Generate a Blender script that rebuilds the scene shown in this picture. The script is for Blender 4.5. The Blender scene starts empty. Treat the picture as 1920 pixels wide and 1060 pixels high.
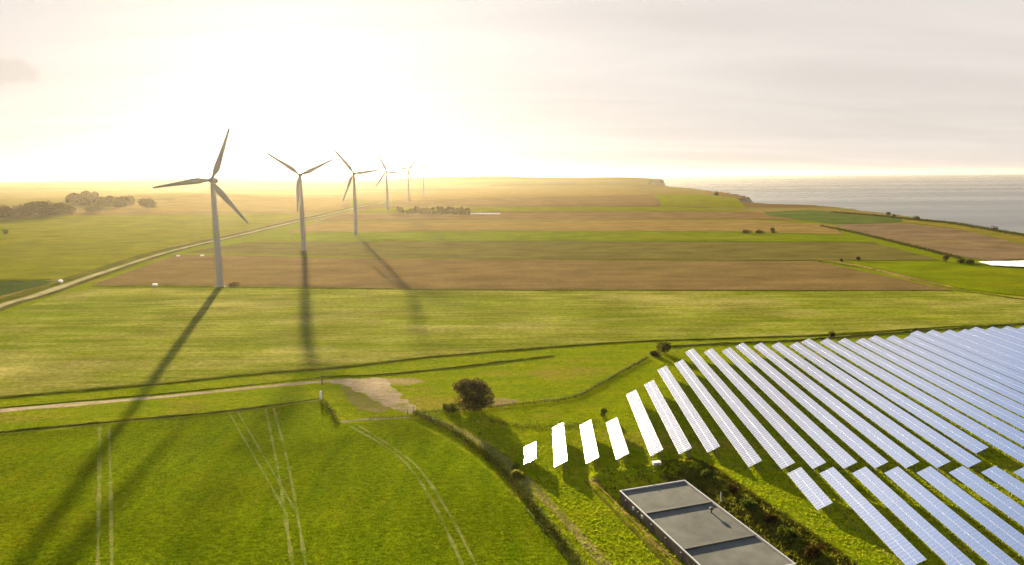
import bpy, bmesh, math, random
import numpy as np
from mathutils import Vector, Matrix

random.seed(7)
rng = np.random.default_rng(7)
S = bpy.context.scene
COL = S.collection
PI = math.pi

# ------------------------------------------------------------------ camera
CAM_Z = 65.0
FOC = 1300.0                        # focal length in pixels of a 1920 px wide frame
PITCH = math.atan(202 / 1300.0)
ROLL = math.radians(0.42)
fw = np.array([0, math.cos(PITCH), -math.sin(PITCH)])
r0 = np.array([1.0, 0, 0])
u0 = np.cross(r0, fw)
rt = r0 * math.cos(ROLL) - u0 * math.sin(ROLL)
up = u0 * math.cos(ROLL) + r0 * math.sin(ROLL)
cam = bpy.data.cameras.new('camera')
cam.sensor_fit = 'HORIZONTAL'
cam.sensor_width = 36.0
cam.lens = 36.0 * FOC / 1920.0
cam.clip_start = 0.5
cam.clip_end = 400000.0
cam_o = bpy.data.objects.new('camera', cam)
COL.objects.link(cam_o)
cam_o.matrix_world = Matrix(((rt[0], up[0], -fw[0], 0), (rt[1], up[1], -fw[1], 0),
                             (rt[2], up[2], -fw[2], CAM_Z), (0, 0, 0, 1)))
S.camera = cam_o

# ------------------------------------------------------------------ light
SUN_EL = math.radians(9.6)
SUN_AZ = math.radians(-16.8)        # from +Y, negative towards -X
SUN_DIR = Vector((math.sin(SUN_AZ) * math.cos(SUN_EL), math.cos(SUN_AZ) * math.cos(SUN_EL), math.sin(SUN_EL)))

W = bpy.data.worlds.new('World')
S.world = W
W.use_nodes = True
wt = W.node_tree
bg = wt.nodes['Background']
bg.inputs['Strength'].default_value = 0.05
sky = wt.nodes.new('ShaderNodeTexSky')
sky.sky_type = 'NISHITA'
sky.sun_disc = False
sky.sun_elevation = SUN_EL
sky.sun_rotation = SUN_AZ
sky.dust_density = 1.2
sky.air_density = 1.0
sky.ozone_density = 1.0
# thin high cloud: whitens the sky's own light in streaks that run over the whole dome
geo = wt.nodes.new('ShaderNodeTexCoord')
sep = wt.nodes.new('ShaderNodeSeparateXYZ')
wt.links.new(geo.outputs['Generated'], sep.inputs[0])
def wmath(op, a, b=None, c=None):
    n = wt.nodes.new('ShaderNodeMath'); n.operation = op
    for i, v in enumerate((a, b, c)):
        if v is None: continue
        if isinstance(v, (int, float)): n.inputs[i].default_value = v
        else: wt.links.new(v, n.inputs[i])
    return n.outputs[0]
zz = wmath('ADD', wmath('MAXIMUM', sep.outputs['Z'], 0.0), 0.12)
comb = wt.nodes.new('ShaderNodeCombineXYZ')
wt.links.new(wmath('DIVIDE', sep.outputs['X'], zz), comb.inputs[0])
wt.links.new(wmath('DIVIDE', sep.outputs['Y'], zz), comb.inputs[1])
mp = wt.nodes.new('ShaderNodeMapping')
mp.inputs['Rotation'].default_value = (0, 0, math.radians(28))
mp.inputs['Scale'].default_value = (0.35, 1.1, 1)
wt.links.new(comb.outputs[0], mp.inputs[0])
cn = wt.nodes.new('ShaderNodeTexNoise')
cn.inputs['Scale'].default_value = 1.0
cn.inputs['Detail'].default_value = 6
cn.inputs['Roughness'].default_value = 0.55
cn.inputs['Distortion'].default_value = 0.6
wt.links.new(mp.outputs[0], cn.inputs['Vector'])
cr = wt.nodes.new('ShaderNodeMapRange')
cr.inputs['From Min'].default_value = 0.36
cr.inputs['From Max'].default_value = 0.68
wt.links.new(cn.outputs['Fac'], cr.inputs['Value'])
grey = wt.nodes.new('ShaderNodeMix'); grey.data_type = 'RGBA'; grey.blend_type = 'MULTIPLY'
grey.inputs['Factor'].default_value = 1.0
grey.inputs[6].default_value = (2.5, 2.5, 2.5, 1)
grey.inputs[7].default_value = (1.08, 0.99, 0.92, 1)
veil = wt.nodes.new('ShaderNodeMix'); veil.data_type = 'RGBA'
# the veil is thickest low in the sky and thins towards the zenith
thin = wt.nodes.new('ShaderNodeMapRange')
thin.inputs['From Min'].default_value = 0.43; thin.inputs['From Max'].default_value = 0.62
thin.inputs['To Min'].default_value = 0.955; thin.inputs['To Max'].default_value = 0.0
wt.links.new(sep.outputs['Z'], thin.inputs['Value'])
wt.links.new(thin.outputs[0], veil.inputs['Factor'])
bw = wt.nodes.new('ShaderNodeRGBToBW'); wt.links.new(sky.outputs[0], bw.inputs[0])
white = wt.nodes.new('ShaderNodeMix'); white.data_type = 'RGBA'      # thin cloud scatters the sky's light white
wt.links.new(wmath('MULTIPLY', thin.outputs[0], 0.6), white.inputs['Factor'])
wt.links.new(sky.outputs[0], white.inputs[6]); wt.links.new(bw.outputs[0], white.inputs[7])
wt.links.new(white.outputs[2], veil.inputs[6])
wt.links.new(grey.outputs[2], veil.inputs[7])
cl = wt.nodes.new('ShaderNodeMix'); cl.data_type = 'RGBA'; cl.blend_type = 'MULTIPLY'
cl.inputs['Factor'].default_value = 1.0
wt.links.new(veil.outputs[2], cl.inputs[6])
mulr = wt.nodes.new('ShaderNodeMapRange')
mulr.inputs['To Min'].default_value = 0.94; mulr.inputs['To Max'].default_value = 1.1
wt.links.new(cr.outputs[0], mulr.inputs['Value'])
wt.links.new(mulr.outputs[0], cl.inputs[7])
# one small cumulus low in the left sky
cdir = fw + rt * ((8 - 960) / FOC) + up * ((530 - 134) / FOC); cdir = cdir / np.linalg.norm(cdir)
csub = wt.nodes.new('ShaderNodeVectorMath'); csub.operation = 'SUBTRACT'
wt.links.new(geo.outputs['Generated'], csub.inputs[0]); csub.inputs[1].default_value = tuple(cdir)
cscl = wt.nodes.new('ShaderNodeVectorMath'); cscl.operation = 'MULTIPLY'
wt.links.new(csub.outputs[0], cscl.inputs[0]); cscl.inputs[1].default_value = (1, 1, 2.1)
clen = wt.nodes.new('ShaderNodeVectorMath'); clen.operation = 'LENGTH'; wt.links.new(cscl.outputs[0], clen.inputs[0])
cn2 = wt.nodes.new('ShaderNodeTexNoise'); cn2.inputs['Scale'].default_value = 60; cn2.inputs['Detail'].default_value = 5
wt.links.new(geo.outputs['Generated'], cn2.inputs['Vector'])
cdist = wmath('ADD', clen.outputs['Value'], wmath('MULTIPLY', wmath('SUBTRACT', cn2.outputs['Fac'], 0.5), 0.035))
cmask = wt.nodes.new('ShaderNodeMapRange'); cmask.interpolation_type = 'SMOOTHSTEP'
cmask.inputs['From Min'].default_value = 0.040; cmask.inputs['From Max'].default_value = 0.020
wt.links.new(cdist, cmask.inputs['Value'])
cum = wt.nodes.new('ShaderNodeMix'); cum.data_type = 'RGBA'
wt.links.new(wmath('MULTIPLY', cmask.outputs[0], 0.7), cum.inputs['Factor'])
wt.links.new(cl.outputs[2], cum.inputs[6]); cum.inputs[7].default_value = (2.75, 2.45, 2.15, 1)
wt.links.new(cum.outputs[2], bg.inputs['Color'])

sun = bpy.data.lights.new('sun', 'SUN')
sun.energy = 5.0
sun.angle = math.radians(0.9)
sun.color = (1.0, 0.83, 0.52)
sun_o = bpy.data.objects.new('sun', sun)
COL.objects.link(sun_o)
sun_o.rotation_euler = SUN_DIR.to_track_quat('Z', 'Y').to_euler()
sun_o.location = (-200, 600, 150)

S.view_settings.view_transform = 'Standard'
S.view_settings.look = 'None'
S.view_settings.gamma = 1.0
S.view_settings.use_curve_mapping = False
S.view_settings.exposure = 2.5
S.render.engine = 'CYCLES'
S.cycles.use_denoising = True
S.cycles.max_bounces = 5
S.cycles.diffuse_bounces = 2
S.cycles.glossy_bounces = 2
S.cycles.transmission_bounces = 3
S.cycles.volume_bounces = 0
S.cycles.sample_clamp_indirect = 6.0

# ------------------------------------------------------------------ terrain height
def sst(a, b, x):
    t = np.clip((x - a) / (b - a), 0, 1)
    return t * t * (3 - 2 * t)

COAST = np.array([(-600, 790), (0, 680), (300, 600), (500, 560), (717, 533), (956, 554), (1118, 549), (1225, 533),
                  (1262, 462), (1320, 436), (1400, 450), (1500, 500), (1616, 548), (1850, 592), (2108, 632),
                  (2600, 645), (3078, 658), (3500, 690), (3800, 770), (3900, 842), (4100, 850), (4300, 700),
                  (5000, 500), (7000, 350), (10000, 100), (26000, -500), (200000, -5000)], float)
def coast_x(y):
    y = np.asarray(y, float)
    w = np.clip((y + 200) / 1500, 0.3, 1.6)
    return (np.interp(y, COAST[:, 0], COAST[:, 1]) + w * (3.5 * np.sin(y * 0.045) + 2.5 * np.sin(y * 0.113 + 1)
            + 1.5 * np.sin(y * 0.31 + 2)))

# the sunken store: its far-left corner, the directions along its width and length
ST_O = np.array([22.0, 135.0]); ST_W = 15.3; ST_L = 34.0
ST_U = np.array([0.951, 0.309]); ST_U = ST_U / np.linalg.norm(ST_U)
ST_V = np.array([ST_U[1], -ST_U[0]])
PIT = -2.0
def pit(x, y):
    a = (x - ST_O[0]) * ST_U[0] + (y - ST_O[1]) * ST_U[1]
    b = (x - ST_O[0]) * ST_V[0] + (y - ST_O[1]) * ST_V[1]
    # distance outside the walls on each side, scaled so the banks differ in width
    dl = np.maximum(-a - 0.6, 0) / 2.6
    dr = np.maximum(a - ST_W - 0.8, 0) / 7.0
    df = np.maximum(-b - 1.5, 0) / 5.5
    dn = np.maximum(b - ST_L - 2, 0) / 8.0
    d = np.sqrt(dl * dl + dr * dr + df * df + dn * dn)
    bank = PIT * (1 - sst(0.0, 1.0, d))
    rough = 0.25 * np.sin(x * 1.7 + 0.6 * y) * np.sin(y * 1.3 - 0.5 * x) * np.exp(-((d - 0.7) / 0.5) ** 2)
    side = np.where(a < 0, 0.9, np.where(a > ST_W, 0.8, 0.6))
    berm = side * np.exp(-((d - 1.25) / 0.28) ** 2)
    return bank + berm + rough * (d > 0.05)

def T(x, y):
    x = np.asarray(x, float); y = np.asarray(y, float)
    z = 11.0 * sst(620, 1560, y) - 1.5 * sst(1600, 2100, y)
    m = sst(650, 1400, y)
    z = z + m * (1.2 * np.sin(x * 0.006 + y * 0.004) + 0.8 * np.sin(y * 0.011 - x * 0.002))
    f = sst(2300, 4200, y)
    z = z + f * (8 + 7 * np.sin(x * 0.0016 + 1.3) * np.sin(y * 0.0011) + 4 * np.sin(x * 0.004 + y * 0.002))
    z = z + 44 * np.exp(-((x + 150) / 750) ** 2 - ((y - 4400) / 800) ** 2)
    z = z + 26 * np.exp(-((x - 650) / 330) ** 2 - ((y - 4000) / 350) ** 2)
    z = z + 34 * np.exp(-((x + 2600) / 1300) ** 2 - ((y - 5200) / 900) ** 2)
    z = z + 14 * np.exp(-((x + 820) / 260) ** 2 - ((y - 1750) / 260) ** 2)
    z = z + 20 * sst(6000, 12000, y)
    near = (y < 200) & (y > 60) & (x > -30) & (x < 110)
    return np.where(near, z + pit(x, y), z)

def ray(px, py):
    return fw + rt * ((px - 960) / FOC) + up * ((530 - py) / FOC)
def survey(px, py, dz=0.0):
    """ground point seen at a photo pixel (bearing and depression angle, like a theodolite reading)"""
    d = ray(px, py); z = 0.0
    for _ in range(12):
        t = (z + dz - CAM_Z) / min(d[2], -1e-4)
        z = float(T(t * d[0], t * d[1]))
    return np.array([t * d[0], t * d[1]])

# ------------------------------------------------------------------ material helpers
def new_mat(name):
    m = bpy.data.materials.new(name); m.use_nodes = True
    nt = m.node_tree
    for n in list(nt.nodes): nt.nodes.remove(n)
    out = nt.nodes.new('ShaderNodeOutputMaterial')
    return m, nt, out
def N(nt, t, **kw):
    n = nt.nodes.new(t)
    for k, v in kw.items(): setattr(n, k, v)
    return n
def noise(nt, vec, scale, detail=4, rough=0.55, dist=0.0):
    n = N(nt, 'ShaderNodeTexNoise')
    n.inputs['Scale'].default_value = scale; n.inputs['Detail'].default_value = detail
    n.inputs['Roughness'].default_value = rough; n.inputs['Distortion'].default_value = dist
    if vec is not None: nt.links.new(vec, n.inputs['Vector'])
    return n.outputs['Fac']
def mapping(nt, vec, scale=(1, 1, 1), rot=0.0):
    m = N(nt, 'ShaderNodeMapping')
    m.inputs['Scale'].default_value = scale; m.inputs['Rotation'].default_value = (0, 0, rot)
    nt.links.new(vec, m.inputs['Vector'])
    return m.outputs[0]
def rng_map(nt, v, a, b, c=0.0, d=1.0):
    m = N(nt, 'ShaderNodeMapRange')
    m.inputs['From Min'].default_value = a; m.inputs['From Max'].default_value = b
    m.inputs['To Min'].default_value = c; m.inputs['To Max'].default_value = d
    nt.links.new(v, m.inputs['Value'])
    return m.outputs[0]
def mixc(nt, f, a, b, mode='MIX'):
    m = N(nt, 'ShaderNodeMix', data_type='RGBA', blend_type=mode)
    for s, v in ((0, f), (6, a), (7, b)):
        if isinstance(v, (int, float)): m.inputs[s].default_value = v
        elif isinstance(v, tuple): m.inputs[s].default_value = (*v[:3], 1)
        else: nt.links.new(v, m.inputs[s])
    return m.outputs[2]

def canopy_shader(nt, color, bumpv=None, bump=0.5, bdist=0.15, trans=0.5, tint=(1.0, 1.0, 0.8), freq=3.0):
    """grass and crop: upright blades that reflect from above and let low light through"""
    tc = N(nt, 'ShaderNodeTexCoord').outputs['Object']
    dif = N(nt, 'ShaderNodeBsdfDiffuse')
    nt.links.new(color, dif.inputs['Color'])
    if bumpv is not None:
        b = N(nt, 'ShaderNodeBump'); b.inputs['Strength'].default_value = bump; b.inputs['Distance'].default_value = bdist
        nt.links.new(bumpv, b.inputs['Height']); nt.links.new(b.outputs[0], dif.inputs['Normal'])
    if trans <= 0: return dif.outputs[0]
    nz = N(nt, 'ShaderNodeTexNoise'); nz.inputs['Scale'].default_value = freq; nz.inputs['Detail'].default_value = 2
    nt.links.new(tc, nz.inputs['Vector'])
    sub = N(nt, 'ShaderNodeVectorMath', operation='SUBTRACT'); nt.links.new(nz.outputs['Color'], sub.inputs[0])
    sub.inputs[1].default_value = (0.5, 0.5, 0.42)
    sc_ = N(nt, 'ShaderNodeVectorMath', operation='MULTIPLY'); nt.links.new(sub.outputs[0], sc_.inputs[0])
    sc_.inputs[1].default_value = (1, 1, 0.5)
    nm = N(nt, 'ShaderNodeVectorMath', operation='NORMALIZE'); nt.links.new(sc_.outputs[0], nm.inputs[0])
    tr = N(nt, 'ShaderNodeBsdfTranslucent')
    tcx = mixc(nt, 1.0, color, tint, 'MULTIPLY')
    nt.links.new(tcx, tr.inputs['Color']); nt.links.new(nm.outputs[0], tr.inputs['Normal'])
    df2 = N(nt, 'ShaderNodeBsdfDiffuse')
    nt.links.new(color, df2.inputs['Color']); nt.links.new(nm.outputs[0], df2.inputs['Normal'])
    both = N(nt, 'ShaderNodeAddShader')
    nt.links.new(df2.outputs[0], both.inputs[0]); nt.links.new(tr.outputs[0], both.inputs[1])
    mx = N(nt, 'ShaderNodeMixShader'); mx.inputs[0].default_value = trans
    nt.links.new(dif.outputs[0], mx.inputs[1]); nt.links.new(both.outputs[0], mx.inputs[2])
    return mx.outputs[0]

def field_mat(name, c1, c2, c3=None, streak=(0.02, 0.35), rot=0.0, s_lo=0.35, s_hi=0.65, patch=0.012, p_lo=0.52, p_hi=0.72,
              grain=1.6, gamp=0.35, trans=0.5, bump=0.5, bdist=0.2, tint=(1.1, 1.05, 0.6), sdist=0.2):
    m, nt, out = new_mat(name)
    tc = N(nt, 'ShaderNodeTexCoord').outputs['Object']
    st = noise(nt, mapping(nt, tc, (streak[0], streak[1], 0.05), rot), 1.0, 5, 0.6, sdist)
    col = mixc(nt, rng_map(nt, st, s_lo, s_hi), c1, c2)
    if c3 is not None:
        pn = noise(nt, mapping(nt, tc, (patch * 0.55, patch, patch), rot), 1.0, 6, 0.62)
        col = mixc(nt, rng_map(nt, pn, p_lo, p_hi), col, c3)
    g = noise(nt, mapping(nt, tc, (grain * 0.55, grain, grain), rot), 1.0, 6, 0.72)
    gm = rng_map(nt, g, 0.3, 0.7, 1 - gamp, 1 + gamp)
    col = mixc(nt, 1.0, col, gm, 'MULTIPLY')
    big = noise(nt, mapping(nt, tc, (0.03, 0.045, 0.03), rot), 1.0, 3)
    col = mixc(nt, 1.0, col, rng_map(nt, big, 0.25, 0.75, 0.72, 1.28), 'MULTIPLY')
    sh = canopy_shader(nt, col, g, bump, bdist, trans, tint)
    nt.links.new(sh, out.inputs['Surface'])
    return m

def plain_mat(name, c, rough=0.6, metal=0.0, var=0.15, scale=2.0, bump=0.0, spec=0.5, c2=None):
    m, nt, out = new_mat(name)
    p = N(nt, 'ShaderNodeBsdfPrincipled')
    tc = N(nt, 'ShaderNodeTexCoord').outputs['Object']
    n = noise(nt, tc, scale, 5, 0.6)
    col = mixc(nt, rng_map(nt, n, 0.3, 0.7), tuple(v * (1 - var) for v in c), c2 if c2 else tuple(min(1, v * (1 + var)) for v in c))
    nt.links.new(col, p.inputs['Base Color'])
    p.inputs['Roughness'].default_value = rough; p.inputs['Metallic'].default_value = metal
    p.inputs['Specular IOR Level'].default_value = spec
    if bump:
        b = N(nt, 'ShaderNodeBump'); b.inputs['Strength'].default_value = bump; b.inputs['Distance'].default_value = 0.05
        nt.links.new(n, b.inputs['Height']); nt.links.new(b.outputs[0], p.inputs['Normal'])
    nt.links.new(p.outputs[0], out.inputs['Surface'])
    return m

def leaf_mat(name, c, trans=0.4, scale=0.6):
    m, nt, out = new_mat(name)
    tc = N(nt, 'ShaderNodeTexCoord').outputs['Object']
    n = noise(nt, tc, scale, 4, 0.6)
    col = mixc(nt, rng_map(nt, n, 0.3, 0.7), tuple(v * 0.55 for v in c), tuple(v * 1.35 for v in c))
    d = N(nt, 'ShaderNodeBsdfDiffuse'); t = N(nt, 'ShaderNodeBsdfTranslucent')
    nt.links.new(col, d.inputs[0]); nt.links.new(mixc(nt, 1.0, col, (1.2, 1.1, 0.5), 'MULTIPLY'), t.inputs[0])
    mx = N(nt, 'ShaderNodeMixShader'); mx.inputs[0].default_value = trans
    nt.links.new(d.outputs[0], mx.inputs[1]); nt.links.new(t.outputs[0], mx.inputs[2])
    nt.links.new(mx.outputs[0], out.inputs['Surface'])
    return m

M = {}
M['crop'] = field_mat('young_crop', (0.082, 0.122, 0.002), (0.125, 0.16, 0.003), (0.15, 0.14, 0.004), streak=(0.25, 0.05),
                      patch=0.02, p_lo=0.5, p_hi=0.75, grain=1.1, gamp=0.5, bump=0.9, bdist=0.35)
M['meadow'] = field_mat('pale_meadow', (0.140, 0.172, 0.010), (0.275, 0.255, 0.05), (0.40, 0.325, 0.12), streak=(0.016, 0.17), sdist=1.2,
                        rot=0.0, s_lo=0.40, s_hi=0.68, patch=0.016, p_lo=0.5, p_hi=0.78, grain=0.9, gamp=0.45, bump=0.7, bdist=0.3)
M['plough'] = field_mat('ploughed_soil', (0.142, 0.097, 0.038), (0.17, 0.115, 0.046), (0.135, 0.11, 0.034), streak=(0.004, 0.2),
                        patch=0.006, grain=0.6, gamp=0.22, trans=0.22, bump=0.8, bdist=0.2, tint=(1, 0.9, 0.7))
M['olive'] = field_mat('olive_crop', (0.115, 0.10, 0.026), (0.135, 0.112, 0.032), (0.10, 0.105, 0.02), streak=(0.004, 0.15), patch=0.006,
                       grain=0.5, gamp=0.22, trans=0.35)
M['bright'] = field_mat('bright_crop', (0.125, 0.165, 0.003), (0.155, 0.18, 0.004), (0.17, 0.165, 0.006), streak=(0.006, 0.12),
                        patch=0.008, grain=0.5, gamp=0.2)
M['bright2'] = field_mat('yellow_green_crop', (0.145, 0.155, 0.004), (0.18, 0.175, 0.006), (0.125, 0.125, 0.006), streak=(0.005, 0.06),
                         patch=0.006, grain=0.4, gamp=0.22)
M['tan'] = field_mat('tan_stubble', (0.205, 0.135, 0.042), (0.235, 0.165, 0.055), (0.16, 0.13, 0.04), streak=(0.003, 0.07), patch=0.005,
                     grain=0.4, gamp=0.2, trans=0.3)
M['brown'] = field_mat('brown_soil', (0.155, 0.098, 0.04), (0.185, 0.12, 0.048), (0.14, 0.11, 0.035), streak=(0.003, 0.07), patch=0.005,
                       grain=0.4, gamp=0.2, trans=0.25)
M['mauve'] = field_mat('mauve_soil', (0.15, 0.10, 0.062), (0.19, 0.135, 0.075), (0.17, 0.13, 0.04), streak=(0.004, 0.05), rot=0.5,
                       patch=0.006, grain=0.4, gamp=0.25, trans=0.25)
M['gold'] = field_mat('golden_grass', (0.19, 0.15, 0.022), (0.23, 0.18, 0.03), (0.12, 0.13, 0.022), streak=(0.006, 0.05), patch=0.01,
                      grain=0.4, gamp=0.3)
M['dkgreen'] = field_mat('dark_green_crop', (0.035, 0.062, 0.012), (0.048, 0.075, 0.014), None, grain=0.6)
M['hillgreen'] = field_mat('grazed_hill', (0.075, 0.11, 0.022), (0.095, 0.125, 0.03), (0.12, 0.11, 0.04), streak=(0.01, 0.04), patch=0.008,
                           grain=0.5, gamp=0.2)
M['rough'] = field_mat('rough_grass', (0.105, 0.150, 0.012), (0.155, 0.17, 0.018), (0.19, 0.15, 0.04), streak=(0.06, 0.12), patch=0.035,
                       p_lo=0.52, p_hi=0.68, grain=1.3, gamp=0.55, bump=1.0, bdist=0.5)
M['verge'] = field_mat('dry_verge', (0.20, 0.15, 0.04), (0.25, 0.185, 0.055), (0.10, 0.12, 0.02), streak=(0.05, 0.1), patch=0.03, grain=0.9,
                       gamp=0.4, bump=0.9)
M['scrub'] = field_mat('bank_scrub', (0.075, 0.085, 0.018), (0.11, 0.085, 0.026), (0.065, 0.095, 0.010), streak=(0.3, 0.4), patch=0.1, grain=1.6,
                       gamp=0.6, bump=1.0, bdist=0.5, trans=0.3)
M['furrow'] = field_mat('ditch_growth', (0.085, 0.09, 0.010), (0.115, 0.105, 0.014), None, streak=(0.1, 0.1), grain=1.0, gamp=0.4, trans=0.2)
M['gravel'] = plain_mat('gravel', (0.20, 0.145, 0.085), 0.95, var=0.3, scale=0.35, c2=(0.28, 0.215, 0.14), bump=0.3, spec=0.1)
M['yard'] = field_mat('trodden_gravel', (0.29, 0.225, 0.145), (0.38, 0.30, 0.20), (0.20, 0.185, 0.05), streak=(0.25, 0.5), rot=0.7, patch=0.16, p_lo=0.53, p_hi=0.66,
                      grain=1.5, gamp=0.3, trans=0.15)
M['bare'] = field_mat('bare_earth', (0.24, 0.185, 0.075), (0.27, 0.20, 0.10), (0.16, 0.16, 0.03), streak=(0.1, 0.25), patch=0.06, p_lo=0.42, p_hi=0.6,
                      grain=1.2, gamp=0.3, trans=0.2)
M['concrete'] = plain_mat('pale_concrete', (0.16, 0.145, 0.075), 0.9, var=0.15, scale=0.8)
M['tram'] = field_mat('pressed_wheel_track', (0.17, 0.19, 0.04), (0.22, 0.22, 0.06), (0.12, 0.155, 0.015), streak=(0.5, 0.5), patch=0.15,
                      p_lo=0.5, p_hi=0.62, grain=2.0, gamp=0.3, trans=0.35)
M['tram2'] = field_mat('faint_wheel_track', (0.13, 0.17, 0.03), (0.19, 0.21, 0.05), None, grain=2.0, gamp=0.3)
M['path'] = field_mat('worn_path', (0.21, 0.19, 0.05), (0.25, 0.21, 0.07), (0.15, 0.16, 0.025), streak=(0.2, 0.3), patch=0.08, grain=1.3, gamp=0.3)
M['farroad'] = field_mat('chalk_track', (0.33, 0.29, 0.17), (0.38, 0.33, 0.20), (0.22, 0.2, 0.08), streak=(0.03, 0.03), patch=0.02, grain=0.3, gamp=0.25, trans=0.3)
M['cliff'] = plain_mat('chalk_cliff', (0.26, 0.20, 0.14), 0.95, var=0.4, scale=0.08, bump=0.8)
M['tower'] = plain_mat('turbine_paint', (0.30, 0.29, 0.30), 0.5, var=0.04, scale=0.3)
M['alu'] = plain_mat('aluminium', (0.52, 0.58, 0.72), 0.35, 0.9, 0.05)
M['wire'] = plain_mat('dull_wire', (0.06, 0.055, 0.045), 0.9, 0.0, 0.1, spec=0.1)
M['steel'] = plain_mat('galvanised_steel', (0.28, 0.28, 0.29), 0.55, 0.6, 0.1)
M['white'] = plain_mat('white_plastic', (0.8, 0.79, 0.76), 0.6, var=0.05)
M['wood'] = plain_mat('weathered_wood', (0.10, 0.085, 0.06), 0.9, var=0.3, scale=3)
M['bark'] = plain_mat('bark', (0.07, 0.055, 0.04), 0.95, var=0.3, scale=2)
M['leaf'] = leaf_mat('dark_leaves', (0.052, 0.055, 0.02), 0.3)
M['leaf_soft'] = leaf_mat('hazy_brown_leaves', (0.085, 0.072, 0.036), 0.35)
M['leaf_far'] = leaf_mat('far_wood_leaves', (0.12, 0.085, 0.035), 0.3)
M['leaf_green'] = leaf_mat('green_leaves', (0.055, 0.075, 0.016), 0.4)
M['leaf_yellow'] = leaf_mat('yellow_leaves', (0.16, 0.17, 0.025), 0.5)
M['leaf_brown'] = leaf_mat('brown_leaves', (0.055, 0.036, 0.014), 0.2)
M['grassblade'] = leaf_mat('grass_blades', (0.145, 0.20, 0.003), 0.55, 0.12)
M['roughblade'] = leaf_mat('rough_blades', (0.165, 0.21, 0.006), 0.55, 0.15)
M['dryblade'] = leaf_mat('dry_blades', (0.11, 0.12, 0.016), 0.45, 0.25)
M['wall'] = plain_mat('stained_render', (0.20, 0.155, 0.15), 0.9, var=0.35, scale=0.7, bump=0.2)
M['roofing'] = plain_mat('roof_membrane', (0.125, 0.125, 0.118), 1.0, var=0.32, scale=0.2, spec=0.05, c2=(0.16, 0.16, 0.145))
M['gutter'] = plain_mat('roof_upstand', (0.05, 0.05, 0.048), 0.8, var=0.2)
M['rim'] = plain_mat('metal_capping', (0.52, 0.53, 0.54), 0.45, 0.5, 0.1)

# ground: green near the array, a patchwork of far fields beyond what can be told apart
def ground_mat():
    m, nt, out = new_mat('open_land')
    tc = N(nt, 'ShaderNodeTexCoord').outputs['Object']
    st = noise(nt, mapping(nt, tc, (0.05, 0.2, 0.05)), 1.0, 5, 0.6)
    near = mixc(nt, rng_map(nt, st, 0.35, 0.65), (0.11, 0.155, 0.003), (0.17, 0.185, 0.006))
    pn = noise(nt, mapping(nt, tc, (0.02, 0.035, 0.02)), 1.0, 6, 0.62)
    near = mixc(nt, rng_map(nt, pn, 0.55, 0.72), near, (0.21, 0.155, 0.03))
    v = N(nt, 'ShaderNodeTexVoronoi'); v.inputs['Scale'].default_value = 1.0; v.inputs['Randomness'].default_value = 0.8
    nt.links.new(mapping(nt, tc, (0.0016, 0.0042, 0), 0.08), v.inputs['Vector'])
    sp = N(nt, 'ShaderNodeSeparateColor'); nt.links.new(v.outputs['Color'], sp.inputs[0])
    ramp = N(nt, 'ShaderNodeValToRGB'); ramp.color_ramp.interpolation = 'CONSTANT'
    els = ramp.color_ramp.elements
    cols = [(0.0, (0.20, 0.14, 0.05)), (0.2, (0.19, 0.155, 0.05)), (0.38, (0.22, 0.165, 0.06)), (0.55, (0.155, 0.14, 0.035)),
            (0.68, (0.16, 0.105, 0.045)), (0.85, (0.20, 0.165, 0.045))]
    els[0].position = 0; els[0].color = (*cols[0][1], 1)
    els[1].position = cols[1][0]; els[1].color = (*cols[1][1], 1)
    for p, c in cols[2:]:
        e = els.new(p); e.color = (*c, 1)
    nt.links.new(sp.outputs[0], ramp.inputs[0])
    sx = N(nt, 'ShaderNodeSeparateXYZ'); nt.links.new(tc, sx.inputs[0])
    far = rng_map(nt, sx.outputs['Y'], 950, 960)
    col = mixc(nt, far, near, ramp.outputs[0])
    g = noise(nt, mapping(nt, tc, (0.5, 0.9, 0.9)), 1.0, 6, 0.7)
    col = mixc(nt, 1.0, col, rng_map(nt, g, 0.3, 0.7, 0.6, 1.4), 'MULTIPLY')
    sh = canopy_shader(nt, col, g, 0.7, 0.3, 0.45, (1.1, 1.05, 0.6))
    nt.links.new(sh, out.inputs['Surface'])
    return m
M['ground'] = ground_mat()

def water_mat():
    m, nt, out = new_mat('sea_water')
    p = N(nt, 'ShaderNodeBsdfPrincipled')
    p.inputs['Base Color'].default_value = (0.06, 0.07, 0.08, 1)
    p.inputs['Roughness'].default_value = 0.28
    p.inputs['IOR'].default_value = 1.33
    tc = N(nt, 'ShaderNodeTexCoord').outputs['Object']
    a = noise(nt, mapping(nt, tc, (0.006, 0.02, 1), 0.3), 1.0, 6, 0.65)
    b = N(nt, 'ShaderNodeBump'); b.inputs['Strength'].default_value = 0.3; b.inputs['Distance'].default_value = 3.0
    nt.links.new(a, b.inputs['Height']); nt.links.new(b.outputs[0], p.inputs['Normal'])
    big = noise(nt, mapping(nt, tc, (0.0004, 0.002, 1), 0.1), 1.0, 4, 0.6)
    nt.links.new(rng_map(nt, big, 0.3, 0.7, 0.2, 0.38), p.inputs['Roughness'])
    nt.links.new(p.outputs[0], out.inputs['Surface'])
    return m
M['sea'] = water_mat()

def glass_mat():
    m, nt, out = new_mat('solar_glass')
    p = N(nt, 'ShaderNodeBsdfPrincipled')
    tc = N(nt, 'ShaderNodeTexCoord').outputs['Object']
    n = noise(nt, tc, 0.8, 3)
    col = mixc(nt, n, (0.53, 0.575, 0.75), (0.58, 0.62, 0.79))
    nt.links.new(col, p.inputs['Base Color'])
    p.inputs['Metallic'].default_value = 0.95
    p.inputs['Roughness'].default_value = 0.06
    nt.links.new(p.outputs[0], out.inputs['Surface'])
    return m
M['glass'] = glass_mat()

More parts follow.
